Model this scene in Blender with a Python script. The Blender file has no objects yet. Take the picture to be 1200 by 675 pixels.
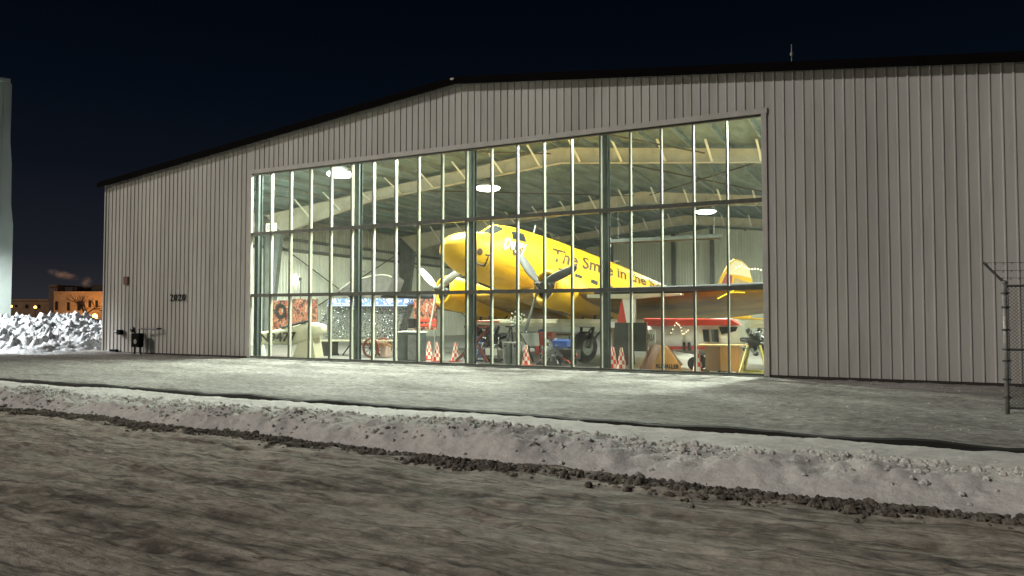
import bpy, math, random
import numpy as np
from mathutils import Vector, Matrix, noise
random.seed(7); rng=np.random.RandomState(7)
R=math.radians; PI=math.pi
sc=bpy.context.scene; col=sc.collection

# ---------------------------------------------------------------- camera
CAMH=1.78; D=21.0; F=840.0; HY=368.0
CW,SW=0.896,0.4446
cam=bpy.data.cameras.new('camera'); co=bpy.data.objects.new('camera',cam); col.objects.link(co)
co.location=(0,-D,CAMH)
co.rotation_euler=(R(90)+math.atan(30.5/840.),0,math.atan2(SW,CW))
cam.lens=F/1200*36; cam.sensor_width=36; cam.clip_start=.1; cam.clip_end=3000
sc.camera=co
def xat(px,Y):                       # world X of a picture column on the plane Y
    a=px-600.; return (a*CW-F*SW)/(a*SW+F*CW)*(Y+D)
def zdep(px,Y):
    a=px-600.; return (Y+D)*F/(a*SW+F*CW)
def hat(px,py,Y): return CAMH+(HY-py)*zdep(px,Y)/F
def P(px,py,Y): return Vector((xat(px,Y),Y,hat(px,py,Y)))
def proj(p):
    x,y,z=p; y=y+D; f=-SW*x+CW*y; r=CW*x+SW*y
    return 600+F*r/f, HY-F*(z-CAMH)/f

# ---------------------------------------------------------------- materials
MATS={}
def mat(name,color,rough=.6,metal=0,spec=.5,n_scale=0,n_amt=0,bump=0,b_scale=None,emit=None,estr=0,coat=0,stretch=(1,1,1),dark=None):
    if name in MATS: return MATS[name]
    m=bpy.data.materials.new(name); m.use_nodes=True; nt=m.node_tree; b=nt.nodes['Principled BSDF']
    b.inputs['Base Color'].default_value=(*color,1); b.inputs['Roughness'].default_value=rough
    b.inputs['Metallic'].default_value=metal; b.inputs['Specular IOR Level'].default_value=spec
    b.inputs['Coat Weight'].default_value=coat
    if n_scale or bump:
        tc=nt.nodes.new('ShaderNodeTexCoord'); mp=nt.nodes.new('ShaderNodeMapping'); mp.inputs['Scale'].default_value=stretch
        nt.links.new(tc.outputs['Object'],mp.inputs[0])
    if n_scale:
        nz=nt.nodes.new('ShaderNodeTexNoise'); nz.inputs['Scale'].default_value=n_scale; nz.inputs['Detail'].default_value=6; nz.inputs['Roughness'].default_value=.62
        nt.links.new(mp.outputs[0],nz.inputs['Vector'])
        cr=nt.nodes.new('ShaderNodeValToRGB'); cr.color_ramp.elements[0].position=.32; cr.color_ramp.elements[1].position=.68
        d=dark or tuple(c*(1-n_amt) for c in color)
        cr.color_ramp.elements[0].color=(*d,1); cr.color_ramp.elements[1].color=(*[min(1,c*(1+n_amt*.35)) for c in color],1)
        nt.links.new(nz.outputs['Fac'],cr.inputs[0]); nt.links.new(cr.outputs[0],b.inputs['Base Color'])
    if bump:
        nb=nt.nodes.new('ShaderNodeTexNoise'); nb.inputs['Scale'].default_value=b_scale or 20; nb.inputs['Detail'].default_value=5
        nt.links.new(mp.outputs[0],nb.inputs['Vector'])
        bp=nt.nodes.new('ShaderNodeBump'); bp.inputs['Strength'].default_value=1; bp.inputs['Distance'].default_value=bump
        nt.links.new(nb.outputs['Fac'],bp.inputs['Height']); nt.links.new(bp.outputs[0],b.inputs['Normal'])
    if emit: b.inputs['Emission Color'].default_value=(*emit,1); b.inputs['Emission Strength'].default_value=estr
    MATS[name]=m; return m
WALL=mat('painted_steel_siding',(.40,.388,.362),.55,n_scale=.5,n_amt=.13,stretch=(1,1,.35),bump=.004,b_scale=1.3)
nt=WALL.node_tree; b_=nt.nodes['Principled BSDF']; src=b_.inputs['Base Color'].links[0].from_socket
tcx=nt.nodes.new('ShaderNodeTexCoord'); sp0=nt.nodes.new('ShaderNodeSeparateXYZ'); nt.links.new(tcx.outputs['Object'],sp0.inputs[0])
m0=nt.nodes.new('ShaderNodeMath'); m0.operation='MULTIPLY'; m0.inputs[1].default_value=1/1.008; nt.links.new(sp0.outputs[0],m0.inputs[0]); fl=nt.nodes.new('ShaderNodeMath'); fl.operation='FLOOR'; nt.links.new(m0.outputs[0],fl.inputs[0])
wn=nt.nodes.new('ShaderNodeTexWhiteNoise'); wn.noise_dimensions='1D'; nt.links.new(fl.outputs[0],wn.inputs['W']); mr0=nt.nodes.new('ShaderNodeMapRange'); mr0.inputs[3].default_value=.92; mr0.inputs[4].default_value=1.06; nt.links.new(wn.outputs['Value'],mr0.inputs[0])
m1=nt.nodes.new('ShaderNodeMix'); m1.data_type='RGBA'; m1.blend_type='MULTIPLY'; m1.inputs[0].default_value=1; nt.links.new(src,m1.inputs[6]); nt.links.new(mr0.outputs[0],m1.inputs[7])
# streaks and splashed dirt with ragged outline
nz0=nt.nodes.new('ShaderNodeTexNoise'); nz0.inputs['Scale'].default_value=3; nz0.inputs['Detail'].default_value=8; mpz=nt.nodes.new('ShaderNodeMapping'); mpz.inputs['Scale'].default_value=(1.5,1,.12); nt.links.new(tcx.outputs['Object'],mpz.inputs[0]); nt.links.new(mpz.outputs[0],nz0.inputs['Vector'])
crz=nt.nodes.new('ShaderNodeValToRGB'); crz.color_ramp.elements[0].position=.34; crz.color_ramp.elements[0].color=(.89,.87,.84,1); crz.color_ramp.elements[1].position=.5; crz.color_ramp.elements[1].color=(1,1,1,1); nt.links.new(nz0.outputs['Fac'],crz.inputs[0])
m2=nt.nodes.new('ShaderNodeMix'); m2.data_type='RGBA'; m2.blend_type='MULTIPLY'; m2.inputs[0].default_value=1; nt.links.new(m1.outputs[2],m2.inputs[6]); nt.links.new(crz.outputs[0],m2.inputs[7]); nt.links.new(m2.outputs[2],b_.inputs['Base Color'])
TRIM=mat('pale_trim',(.42,.40,.37),.5,n_scale=3,n_amt=.15)
DARKTRIM=mat('dark_brown_trim',(.004,.003,.003),.9,spec=.04,n_scale=2,n_amt=.4)
STEELG=mat('dark_green_grey_steel',(.055,.075,.07),.5,n_scale=4,n_amt=.3)
MULL=mat('cream_mullion',(.50,.51,.41),.5,n_scale=6,n_amt=.15)
CAPM=mat('dark_glazing_cap',(.10,.105,.09),.45,metal=.3,n_scale=6,n_amt=.3)
INWALL=mat('interior_white_liner',(.68,.69,.60),.6,n_scale=.7,n_amt=.14,stretch=(1,1,.3))
INBAND=mat('interior_grey_band',(.40,.40,.34),.7,n_scale=1,n_amt=.3)
CEIL=mat('roof_insulation',(.19,.25,.245),.8,n_scale=1.6,n_amt=.45,stretch=(1,.3,1),bump=.03,b_scale=2.5)
BEAM=mat('rafter_cream_steel',(.50,.47,.39),.6,n_scale=2,n_amt=.2)
BEAMD=mat('column_grey_steel',(.13,.145,.135),.6,n_scale=2,n_amt=.3)
ROD=mat('rod_dark',(.09,.07,.05),.6,n_scale=5,n_amt=.3)
CONC=mat('hangar_floor_concrete',(.15,.145,.135),.3,n_scale=.6,n_amt=.3)
YEL=mat('aircraft_yellow_paint',(.66,.37,.010),.5,coat=0,spec=.3,n_scale=1.4,n_amt=.14,bump=.003,b_scale=1.6)
YELT=mat('fin_cream_paint',(.72,.62,.38),.4,n_scale=3,n_amt=.1)
MAROON=mat('maroon_paint',(.25,.03,.05),.4,n_scale=4,n_amt=.2)
BLK=mat('black_rubber',(.012,.012,.013),.75,n_scale=8,n_amt=.3)
BLKP=mat('black_paint',(.010,.009,.008),.4,n_scale=8,n_amt=.3)
BROWNL=mat('dark_brown_lettering',(.06,.03,.008),.5,n_scale=9,n_amt=.2)
DGLASS=mat('dark_cockpit_glass',(.03,.035,.035),.08,spec=.8,n_scale=3,n_amt=.3)
GREYM=mat('grey_metal',(.25,.26,.25),.4,metal=.5,n_scale=5,n_amt=.3)
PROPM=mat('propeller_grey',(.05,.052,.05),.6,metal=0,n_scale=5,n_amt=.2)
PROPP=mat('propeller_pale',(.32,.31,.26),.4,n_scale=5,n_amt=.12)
WHT=mat('white_paint',(.75,.74,.66),.4,n_scale=2,n_amt=.1)
CREAM=mat('cream_paint',(.52,.49,.34),.4,n_scale=2,n_amt=.1)
RED=mat('red_paint',(.55,.05,.03),.4,n_scale=3,n_amt=.2)
DRED=mat('dark_red_steel',(.16,.03,.02),.5,n_scale=3,n_amt=.4)
BLUE=mat('blue_paint',(.03,.09,.35),.4,n_scale=4,n_amt=.3)
GREEND=mat('dark_green_board',(.03,.038,.03),.6,n_scale=3,n_amt=.4)
CAB=mat('teal_grey_cabinet',(.07,.09,.082),.5,n_scale=3,n_amt=.25)
WOODO=mat('orange_plywood',(.62,.29,.07),.5,n_scale=4,n_amt=.3,stretch=(1,1,.2))
WOODB=mat('brown_wood',(.22,.11,.04),.5,n_scale=6,n_amt=.4,stretch=(1,1,.2))
GREYC=mat('grey_cloth',(.19,.18,.17),.8,n_scale=3,n_amt=.3)
GALV=mat('galvanised_steel',(.27,.26,.245),.5,metal=.4,n_scale=14,n_amt=.4)
WIRE=mat('dark_fence_wire',(.085,.083,.08),.5,metal=.4,n_scale=20,n_amt=.3)
BLOSS=mat('white_blossom',(.8,.8,.75),.6,n_scale=9,n_amt=.2)
LEAF=mat('leaf_green',(.10,.2,.04),.6,n_scale=9,n_amt=.3)
BARK=mat('bark',(.05,.035,.025),.9,n_scale=9,n_amt=.4)
ORBR=mat('town_brick',(.36,.24,.13),.8,n_scale=.5,n_amt=.3)
DKBR=mat('dark_roof_unit',(.02,.017,.015),.8,n_scale=1,n_amt=.3)
WINK=mat('unlit_window',(.02,.02,.02),.2,n_scale=1,n_amt=.2)
PALEW=mat('neighbour_pale_siding',(.33,.38,.34),.6,n_scale=.8,n_amt=.15,stretch=(1,1,.4))
LAMPE=mat('lamp_glow',(1,1,1),.5,emit=(1,1,.9),estr=14)
ORLAMP=mat('orange_lamp_glow',(1,.6,.2),.5,emit=(1,.42,.08),estr=9)
BULB=mat('small_bulb_glow',(1,.9,.7),.5,emit=(1,.75,.45),estr=2)
GLINTW=mat('white_glint_glow',(1,1,1),.5,emit=(.8,.85,1),estr=4)
HEADLIT=mat('backlit_header_glow',(.4,.5,.9),.5,emit=(.5,.62,1),estr=.35)
SIGNLIT=mat('sign_face_glow',(.8,.8,.5),.5,emit=(.8,.8,.45),estr=.35)
NEONR=mat('neon_reflection_glow',(.9,.72,.02),.4,emit=(1,.8,.05),estr=.25)

def checker(name,c1,c2,scale):
    m=bpy.data.materials.new(name); m.use_nodes=True; nt=m.node_tree; b=nt.nodes['Principled BSDF']; b.inputs['Roughness'].default_value=.5
    tc=nt.nodes.new('ShaderNodeTexCoord'); ck=nt.nodes.new('ShaderNodeTexChecker'); ck.inputs['Scale'].default_value=scale
    ck.inputs['Color1'].default_value=(*c1,1); ck.inputs['Color2'].default_value=(*c2,1)
    nt.links.new(tc.outputs['UV'],ck.inputs[0]); nt.links.new(ck.outputs[0],b.inputs['Base Color']); MATS[name]=m; return m
CHK=checker('red_white_checks',(.62,.05,.03),(.78,.74,.62),1)
def mixnoise(name,cols,scale,rough=.5,detail=3,stretch=(1,1,1),vor=False,emit=0):
    m=bpy.data.materials.new(name); m.use_nodes=True; nt=m.node_tree; b=nt.nodes['Principled BSDF']; b.inputs['Roughness'].default_value=rough
    tc=nt.nodes.new('ShaderNodeTexCoord'); mp=nt.nodes.new('ShaderNodeMapping'); mp.inputs['Scale'].default_value=stretch; nt.links.new(tc.outputs['Object'],mp.inputs[0])
    if vor: nz=nt.nodes.new('ShaderNodeTexVoronoi'); nz.feature='DISTANCE_TO_EDGE'; out=nz.outputs['Distance']
    else: nz=nt.nodes.new('ShaderNodeTexNoise'); nz.inputs['Detail'].default_value=detail; out=nz.outputs['Fac']
    nz.inputs['Scale'].default_value=scale; nt.links.new(mp.outputs[0],nz.inputs['Vector'])
    cr=nt.nodes.new('ShaderNodeValToRGB'); e=cr.color_ramp; e.interpolation='CONSTANT'
    lo,hi=(0,.3) if vor else (.3,.7)
    e.elements[0].color=(*cols[0],1); e.elements[0].position=0
    e.elements[1].color=(*cols[-1],1); e.elements[1].position=hi
    for i,c in enumerate(cols[1:-1],1):
        x=e.elements.new(lo+(hi-lo)*i/(len(cols)-1)); x.color=(*c,1)
    nt.links.new(out,cr.inputs[0]); nt.links.new(cr.outputs[0],b.inputs['Base Color'])
    if emit: nt.links.new(cr.outputs[0],b.inputs['Emission Color']); b.inputs['Emission Strength'].default_value=emit
    MATS[name]=m; return m
SEQ=mixnoise('black_sequin_cloth',[(.20,.21,.2),(.05,.055,.06),(.010,.010,.013),(.008,.008,.01)],11,.35,vor=True)
POST=mixnoise('red_poster_print',[(.26,.2,.15),(.17,.025,.015),(.26,.10,.05),(.03,.015,.015),(.15,.015,.01),(.30,.26,.2)],3.4,.5)
HEADP=mixnoise('blue_print_header',[(.75,.8,.9),(.12,.2,.55),(.7,.75,.85),(.06,.10,.35)],5,.5,emit=.45)

def glass():
    m=bpy.data.materials.new('window_glass'); m.use_nodes=True; nt=m.node_tree; nt.nodes.clear()
    o=nt.nodes.new('ShaderNodeOutputMaterial'); t=nt.nodes.new('ShaderNodeBsdfTransparent'); t.inputs[0].default_value=(.955,.975,.955,1)
    g=nt.nodes.new('ShaderNodeBsdfGlossy'); g.inputs['Roughness'].default_value=.03
    lw=nt.nodes.new('ShaderNodeLayerWeight'); pw=nt.nodes.new('ShaderNodeMath'); pw.operation='POWER'; pw.inputs[1].default_value=5; nt.links.new(lw.outputs['Facing'],pw.inputs[0]); fr=nt.nodes.new('ShaderNodeMath'); fr.operation='MULTIPLY_ADD'; fr.inputs[1].default_value=.7; fr.inputs[2].default_value=.02; nt.links.new(pw.outputs[0],fr.inputs[0])
    mx=nt.nodes.new('ShaderNodeMixShader'); nt.links.new(fr.outputs[0],mx.inputs[0]); nt.links.new(t.outputs[0],mx.inputs[1]); nt.links.new(g.outputs[0],mx.inputs[2])
    tc=nt.nodes.new('ShaderNodeTexCoord'); nz=nt.nodes.new('ShaderNodeTexNoise'); nz.inputs['Scale'].default_value=1.3; nt.links.new(tc.outputs['Object'],nz.inputs['Vector'])
    bp=nt.nodes.new('ShaderNodeBump'); bp.inputs['Distance'].default_value=.006; nt.links.new(nz.outputs['Fac'],bp.inputs['Height']); nt.links.new(bp.outputs[0],g.inputs['Normal'])
    df=nt.nodes.new('ShaderNodeBsdfDiffuse'); df.inputs[0].default_value=(.7,.72,.66,1)
    nd=nt.nodes.new('ShaderNodeTexNoise'); nd.inputs['Scale'].default_value=.9; nd.inputs['Detail'].default_value=8; nd.inputs['Roughness'].default_value=.7; nt.links.new(tc.outputs['Object'],nd.inputs['Vector'])
    mr=nt.nodes.new('ShaderNodeMapRange'); mr.inputs[1].default_value=.42; mr.inputs[2].default_value=.8; mr.inputs[3].default_value=.012; mr.inputs[4].default_value=.08; nt.links.new(nd.outputs['Fac'],mr.inputs[0])
    m2=nt.nodes.new('ShaderNodeMixShader'); nt.links.new(mr.outputs[0],m2.inputs[0]); nt.links.new(mx.outputs[0],m2.inputs[1]); nt.links.new(df.outputs[0],m2.inputs[2])
    nt.links.new(m2.outputs[0],o.inputs[0]); return m
GLASS=glass()

def snowmat(name,c1,c2,s1,stretch,bump,bs,c3=None,rough=.75,fine=1.2,grain=.5,gm=.75):
    """two-scale dirty snow: large patches c1..c2, fine grain c3"""
    m=bpy.data.materials.new(name); m.use_nodes=True; nt=m.node_tree; b=nt.nodes['Principled BSDF']; b.inputs['Roughness'].default_value=rough
    b.inputs['Specular IOR Level'].default_value=.3
    tc=nt.nodes.new('ShaderNodeTexCoord'); mp=nt.nodes.new('ShaderNodeMapping'); mp.inputs['Scale'].default_value=stretch; nt.links.new(tc.outputs['Object'],mp.inputs[0])
    n1=nt.nodes.new('ShaderNodeTexNoise'); n1.inputs['Scale'].default_value=s1; n1.inputs['Detail'].default_value=8; n1.inputs['Roughness'].default_value=.68; n1.inputs['Distortion'].default_value=.6
    nt.links.new(mp.outputs[0],n1.inputs['Vector'])
    cr=nt.nodes.new('ShaderNodeValToRGB'); cr.color_ramp.elements[0].position=.36; cr.color_ramp.elements[1].position=.64
    cr.color_ramp.elements[0].color=(*c2,1); cr.color_ramp.elements[1].color=(*c1,1); nt.links.new(n1.outputs['Fac'],cr.inputs[0])
    n2=nt.nodes.new('ShaderNodeTexNoise'); n2.inputs['Scale'].default_value=s1*9; n2.inputs['Detail'].default_value=6; n2.inputs['Roughness'].default_value=.7; nt.links.new(mp.outputs[0],n2.inputs['Vector'])
    cr2=nt.nodes.new('ShaderNodeValToRGB'); cr2.color_ramp.elements[0].position=.35; cr2.color_ramp.elements[1].position=.62
    cr2.color_ramp.elements[0].color=(.5,.48,.46,1); cr2.color_ramp.elements[1].color=(1,1,1,1); nt.links.new(n2.outputs['Fac'],cr2.inputs[0])
    mx=nt.nodes.new('ShaderNodeMix'); mx.data_type='RGBA'; mx.blend_type='MULTIPLY'; mx.inputs[0].default_value=gm
    nt.links.new(cr.outputs[0],mx.inputs[6]); nt.links.new(cr2.outputs[0],mx.inputs[7]); nt.links.new(mx.outputs[2],b.inputs['Base Color'])
    nb=nt.nodes.new('ShaderNodeTexNoise'); nb.inputs['Scale'].default_value=bs; nb.inputs['Detail'].default_value=8; nb.inputs['Roughness'].default_value=.7; nt.links.new(tc.outputs['Object'],nb.inputs['Vector'])
    bp=nt.nodes.new('ShaderNodeBump'); bp.inputs['Distance'].default_value=bump; nt.links.new(nb.outputs['Fac'],bp.inputs['Height'])
    mp2=nt.nodes.new('ShaderNodeMapping'); mp2.inputs['Scale'].default_value=(.6,1.3,1); nt.links.new(tc.outputs['Object'],mp2.inputs[0])
    nf=nt.nodes.new('ShaderNodeTexNoise'); nf.inputs['Scale'].default_value=bs*1.7; nf.inputs['Detail'].default_value=5; nf.inputs['Roughness'].default_value=.8; nt.links.new(mp2.outputs[0],nf.inputs['Vector'])
    b2=nt.nodes.new('ShaderNodeBump'); b2.inputs['Distance'].default_value=bump*fine; nt.links.new(nf.outputs['Fac'],b2.inputs['Height']); nt.links.new(bp.outputs[0],b2.inputs['Normal']); nt.links.new(b2.outputs[0],b.inputs['Normal'])
    vf=nt.nodes.new('ShaderNodeTexNoise'); vf.inputs['Scale'].default_value=bs*.85; vf.inputs['Detail'].default_value=8; vf.inputs['Roughness'].default_value=.85; nt.links.new(mp2.outputs[0],vf.inputs['Vector'])
    c3r=nt.nodes.new('ShaderNodeValToRGB'); c3r.color_ramp.elements[0].position=.38; c3r.color_ramp.elements[1].position=.60; c3r.color_ramp.elements[0].color=(grain,grain,grain,1); c3r.color_ramp.elements[1].color=(1,1,1,1); nt.links.new(vf.outputs['Fac'],c3r.inputs[0])
    m3=nt.nodes.new('ShaderNodeMix'); m3.data_type='RGBA'; m3.blend_type='MULTIPLY'; m3.inputs[0].default_value=1; nt.links.new(mx.outputs[2],m3.inputs[6]); nt.links.new(c3r.outputs[0],m3.inputs[7]); nt.links.new(m3.outputs[2],b.inputs['Base Color'])
    MATS[name]=m; return m
ROADM=snowmat('packed_dirty_snow_road',(.68,.60,.51),(.46,.40,.34),.7,(.5,1.7,1),.016,9,gm=.5)
APRONM=snowmat('trampled_grey_snow',(.54,.52,.485),(.31,.295,.27),.6,(.5,1.2,1),.02,10)
BANKM=snowmat('ploughed_snow',(.84,.82,.78),(.68,.65,.62),.8,(1,1,1),.022,8,grain=.78,fine=.9,gm=.3)
PILEM=snowmat('clean_piled_snow',(.85,.87,.88),(.42,.44,.46),1.2,(1,1,1),.05,5,grain=.85)
FARM=snowmat('distant_snow_field',(.25,.24,.23),(.13,.12,.12),.05,(1,1,1),.03,3)
CLODM=snowmat('dark_brown_clods',(.34,.295,.24),(.10,.085,.068),4,(1,1,1),.01,30)

# ---------------------------------------------------------------- mesh helpers
def root_of(o):
    while o.parent: o=o.parent
    return o
class MB:
    def __init__(s): s.v=[]; s.f=[]; s.uv=None
    def add(s,vs,fs):
        n=len(s.v); s.v+= [tuple(v) for v in vs]; s.f+=[tuple(i+n for i in f) for f in fs]; return s
    def box(s,c,d,rz=0,ry=0,rx=0):
        M=Matrix.Translation(c)@Matrix.Rotation(rz,4,'Z')@Matrix.Rotation(ry,4,'Y')@Matrix.Rotation(rx,4,'X')
        vs=[M@Vector((x*d[0]/2,y*d[1]/2,z*d[2]/2)) for x in(-1,1) for y in(-1,1) for z in(-1,1)]
        return s.add(vs,[(0,1,3,2),(4,6,7,5),(0,4,5,1),(2,3,7,6),(0,2,6,4),(1,5,7,3)])
    def bb(s,x0,x1,y0,y1,z0,z1): return s.box(((x0+x1)/2,(y0+y1)/2,(z0+z1)/2),(abs(x1-x0),abs(y1-y0),abs(z1-z0)))
    def bar(s,a,b,w,h=None):
        a,b=Vector(a),Vector(b); d=(b-a); L=d.length; h=h or w
        q=d.to_track_quat('X','Z').to_matrix().to_4x4(); M=Matrix.Translation((a+b)/2)@q
        vs=[M@Vector((x*L/2,y*w/2,z*h/2)) for x in(-1,1) for y in(-1,1) for z in(-1,1)]
        return s.add(vs,[(0,1,3,2),(4,6,7,5),(0,4,5,1),(2,3,7,6),(0,2,6,4),(1,5,7,3)])
    def tube(s,pts,r,n=8,cap=True):
        pts=[Vector(p) for p in pts]; rs=r if isinstance(r,(list,tuple)) else [r]*len(pts); rings=[]
        for i,p in enumerate(pts):
            d=(pts[min(i+1,len(pts)-1)]-pts[max(i-1,0)]).normalized()
            u=d.cross(Vector((0,0,1)) if abs(d.z)<.9 else Vector((1,0,0))).normalized(); w=d.cross(u)
            rings.append([p+(u*math.cos(2*PI*k/n)+w*math.sin(2*PI*k/n))*rs[i] for k in range(n)])
        return s.loft(rings,cap)
    def loft(s,rings,cap=True,closed=True):
        n=len(rings[0]); vs=[v for r in rings for v in r]; fs=[]
        for i in range(len(rings)-1):
            for k in range(n if closed else n-1):
                k2=(k+1)%n; fs.append((i*n+k,i*n+k2,(i+1)*n+k2,(i+1)*n+k))
        if cap and closed: fs.append(tuple(range(n-1,-1,-1))); fs.append(tuple((len(rings)-1)*n+k for k in range(n)))
        return s.add(vs,fs)
    def lathe(s,prof,M,n=24,cap=False):     # prof (r, h) about local Z
        return s.loft([[M@Vector((r*math.cos(2*PI*k/n),r*math.sin(2*PI*k/n),h)) for k in range(n)] for r,h in prof],cap)
    def prism(s,poly,off):                  # poly of 3D points extruded by off
        off=Vector(off); a=[Vector(p) for p in poly]; b=[p+off for p in a]; n=len(a)
        return s.add(a+b,[tuple(range(n-1,-1,-1)),tuple(range(n,2*n))]+[(k,(k+1)%n,(k+1)%n+n,k+n) for k in range(n)])
    def sphere(s,c,r,n=10,m=6,sc_=(1,1,1)):
        c=Vector(c); return s.loft([[c+Vector((math.sin(PI*j/m)*math.cos(2*PI*k/n)*r*sc_[0],math.sin(PI*j/m)*math.sin(2*PI*k/n)*r*sc_[1],math.cos(PI*j/m)*r*sc_[2])) for k in range(n)] for j in range(m+1)],False)
    def xf(s,fn): s.v=[tuple(fn(Vector(v))) for v in s.v]; return s
    def build(s,name,m,parent=None,world=True,smooth=False,bevel=0):
        vs=s.v
        if parent is not None and world:
            Mi=root_of(parent).matrix_basis.inverted(); vs=[tuple(Mi@Vector(v)) for v in vs]
        me=bpy.data.meshes.new(name); me.from_pydata(vs,[],s.f); me.validate(); me.update()
        import bmesh
        bm=bmesh.new(); bm.from_mesh(me); bmesh.ops.recalc_face_normals(bm,faces=bm.faces); bm.to_mesh(me); bm.free()
        if s.uv:
            ul=me.uv_layers.new(name='UVMap')
            for l in me.loops: ul.data[l.index].uv=s.uv[l.vertex_index]
        me.materials.append(m)
        if smooth:
            for p in me.polygons: p.use_smooth=True
        o=bpy.data.objects.new(name,me); col.objects.link(o)
        if parent is not None: o.parent=parent
        if bevel:
            b=o.modifiers.new('bevel','BEVEL'); b.width=bevel; b.segments=2; b.limit_method='ANGLE'
        return o
def tag(o,label=None,cat=None,group=None,kind=None):
    if label: o['label']=label
    if cat: o['category']=cat
    if group: o['group']=group
    if kind: o['kind']=kind
    return o
def thing(name,label,cat,loc=(0,0,0),rz=0,group=None):
    o=bpy.data.objects.new(name,None); o.empty_display_size=.2; col.objects.link(o); o.location=loc; o.rotation_euler=(0,0,rz)
    o.matrix_basis=Matrix.Translation(loc)@Matrix.Rotation(rz,4,'Z')
    return tag(o,label,cat,group)
def copy_tree(o,parent=None):
    c=o.copy(); col.objects.link(c); c.parent=parent
    for ch in [x for x in bpy.data.objects if x.parent==o]: copy_tree(ch,c)
    return c
def text_geo(s,size,shear=0,bold=0,spacing=1.0,extrude=0):
    cu=bpy.data.curves.new('t','FONT'); cu.body=s; cu.size=size; cu.shear=shear; cu.offset=bold; cu.space_character=spacing; cu.resolution_u=3; cu.extrude=extrude
    ob=bpy.data.objects.new('t',cu); col.objects.link(ob); bpy.context.view_layer.update()
    me=bpy.data.meshes.new_from_object(ob.evaluated_get(bpy.context.evaluated_depsgraph_get()))
    vs=[v.co.copy() for v in me.vertices]; fs=[tuple(p.vertices) for p in me.polygons]
    bpy.data.objects.remove(ob); bpy.data.curves.remove(cu); bpy.data.meshes.remove(me); return vs,fs
def flat_text(s,size,origin,xdir,ydir,m,parent,name='lettering',fit=None,**k):
    vs,fs=text_geo(s,size,extrude=.004,**k); xd=Vector(xdir).normalized(); yd=Vector(ydir).normalized(); nd=xd.cross(yd)
    sx=1
    if fit: w=max(v.x for v in vs); sx=fit/w
    mb=MB(); mb.add([Vector(origin)+xd*v.x*sx+yd*v.y+nd*(v.z+.008) for v in vs],fs); return mb.build(name,m,parent)

MATTE=mat('matte_black',(.008,.008,.008),.95,spec=.1,n_scale=9,n_amt=.3)
# numpy value-noise for the ground sheets
_perm=rng.rand(256,256)
def vn(x,y):
    xi=np.floor(x).astype(int); yi=np.floor(y).astype(int); fx=x-xi; fy=y-yi; fx=fx*fx*(3-2*fx); fy=fy*fy*(3-2*fy)
    g=lambda a,b:_perm[a&255,b&255]
    return (g(xi,yi)*(1-fx)+g(xi+1,yi)*fx)*(1-fy)+(g(xi,yi+1)*(1-fx)+g(xi+1,yi+1)*fx)*fy
def fbm(x,y,o=4,g=.55):
    t=0;a=1;n=0
    for i in range(o): t=t+a*vn(x*2**i+17*i,y*2**i+31*i); n+=a; a*=g
    return t/n-.5
def sheet(name,xs,ys,hf,m,kind='structure'):
    X,Y=np.meshgrid(xs,ys,indexing='ij'); Z=hf(X,Y); nx,ny=X.shape
    co_=np.stack([X,Y,Z],-1).reshape(-1,3); i=np.arange(nx*ny).reshape(nx,ny)
    q=np.stack([i[:-1,:-1],i[1:,:-1],i[1:,1:],i[:-1,1:]],-1).reshape(-1,4)
    me=bpy.data.meshes.new(name); me.vertices.add(len(co_)); me.vertices.foreach_set('co',co_.ravel().astype(np.float32))
    me.loops.add(q.size); me.loops.foreach_set('vertex_index',q.ravel().astype(np.int32)); me.polygons.add(len(q))
    me.polygons.foreach_set('loop_start',(np.arange(len(q))*4).astype(np.int32)); me.polygons.foreach_set('loop_total',np.full(len(q),4,np.int32))
    me.update(); me.validate(); me.polygons.foreach_set('use_smooth',np.ones(len(q),bool))
    me.materials.append(m); o=bpy.data.objects.new(name,me); col.objects.link(o)
    if kind: o['kind']=kind
    return o
def sm(x,a,b): t=np.clip((x-a)/(b-a),0,1); return t*t*(3-2*t)

# ---------------------------------------------------------------- ground
def g0(X,Y): return -.14+0*X
sheet('ground',np.array([-900,-300,-120,-60,20,60,300,900.]),np.array([-300,-60,-25,-14,0,60,200,900.]),g0,FARM)
KY=-9.72
def toe(X): return -13.0-.5*sm(X,-16,1)+.18*fbm(X*.5,X*0+3,3)*2
xs=np.concatenate([np.arange(-62,-30,.12),np.arange(-30,9,.055)])
def road_h(X,Y):
    yw=Y+.9*fbm(X*.16,Y*.3,2)+.05*X; h=-.045+.07*fbm(X*.3,yw*1.2,4)+.13*np.abs(fbm(X*.45+.1*Y,yw*1.9,5,.66))+.05*fbm(X*2.2+.6*Y,yw*4,3,.75)*(.4+1.2*sm(fbm(X*.35,Y*.6,2),-.1,.15))+.055*fbm(X*1.2+2*np.sin(Y),yw*4.6,4,.75)+.05*np.abs(fbm(X*3.,yw*5,3,.7))-.03*np.exp(-((np.mod(yw,2.4)-1.2)/.16)**2)
    return h
ARCS=[(-14.5,.03,-3,0,.11),(-14.95,.03,-3,0,.10),(-15.4,-.012,0,0,.13),(-16.3,.075,-5,0,.12),(-16.75,.075,-5,0,.10),(-17.2,-.11,-4,0,.12),(-14.1,-.035,-10,0,.09),(-15.6,.05,-8,.035,.12),(-15.95,.06,-7.7,.037,.10),(-18.1,.02,-6,.02,.12),(-13.85,.006,-5,0,.08),(-17.6,.16,-9,-.01,.11)]
def rut(X,Y):
    r=np.zeros_like(X)
    for k,(y0,sl,xc,cv,w) in enumerate(ARCS):
        yy=y0+sl*(X-xc)+cv*(X-xc)**2+.25*fbm(X*.25+k*7,X*0,3)
        r+=np.exp(-((Y-yy)/w)**2)*np.clip(.55+2.2*fbm(X*.3+k*3,Y*.3,2),0,1)
    return np.clip(r,0,1)
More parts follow.
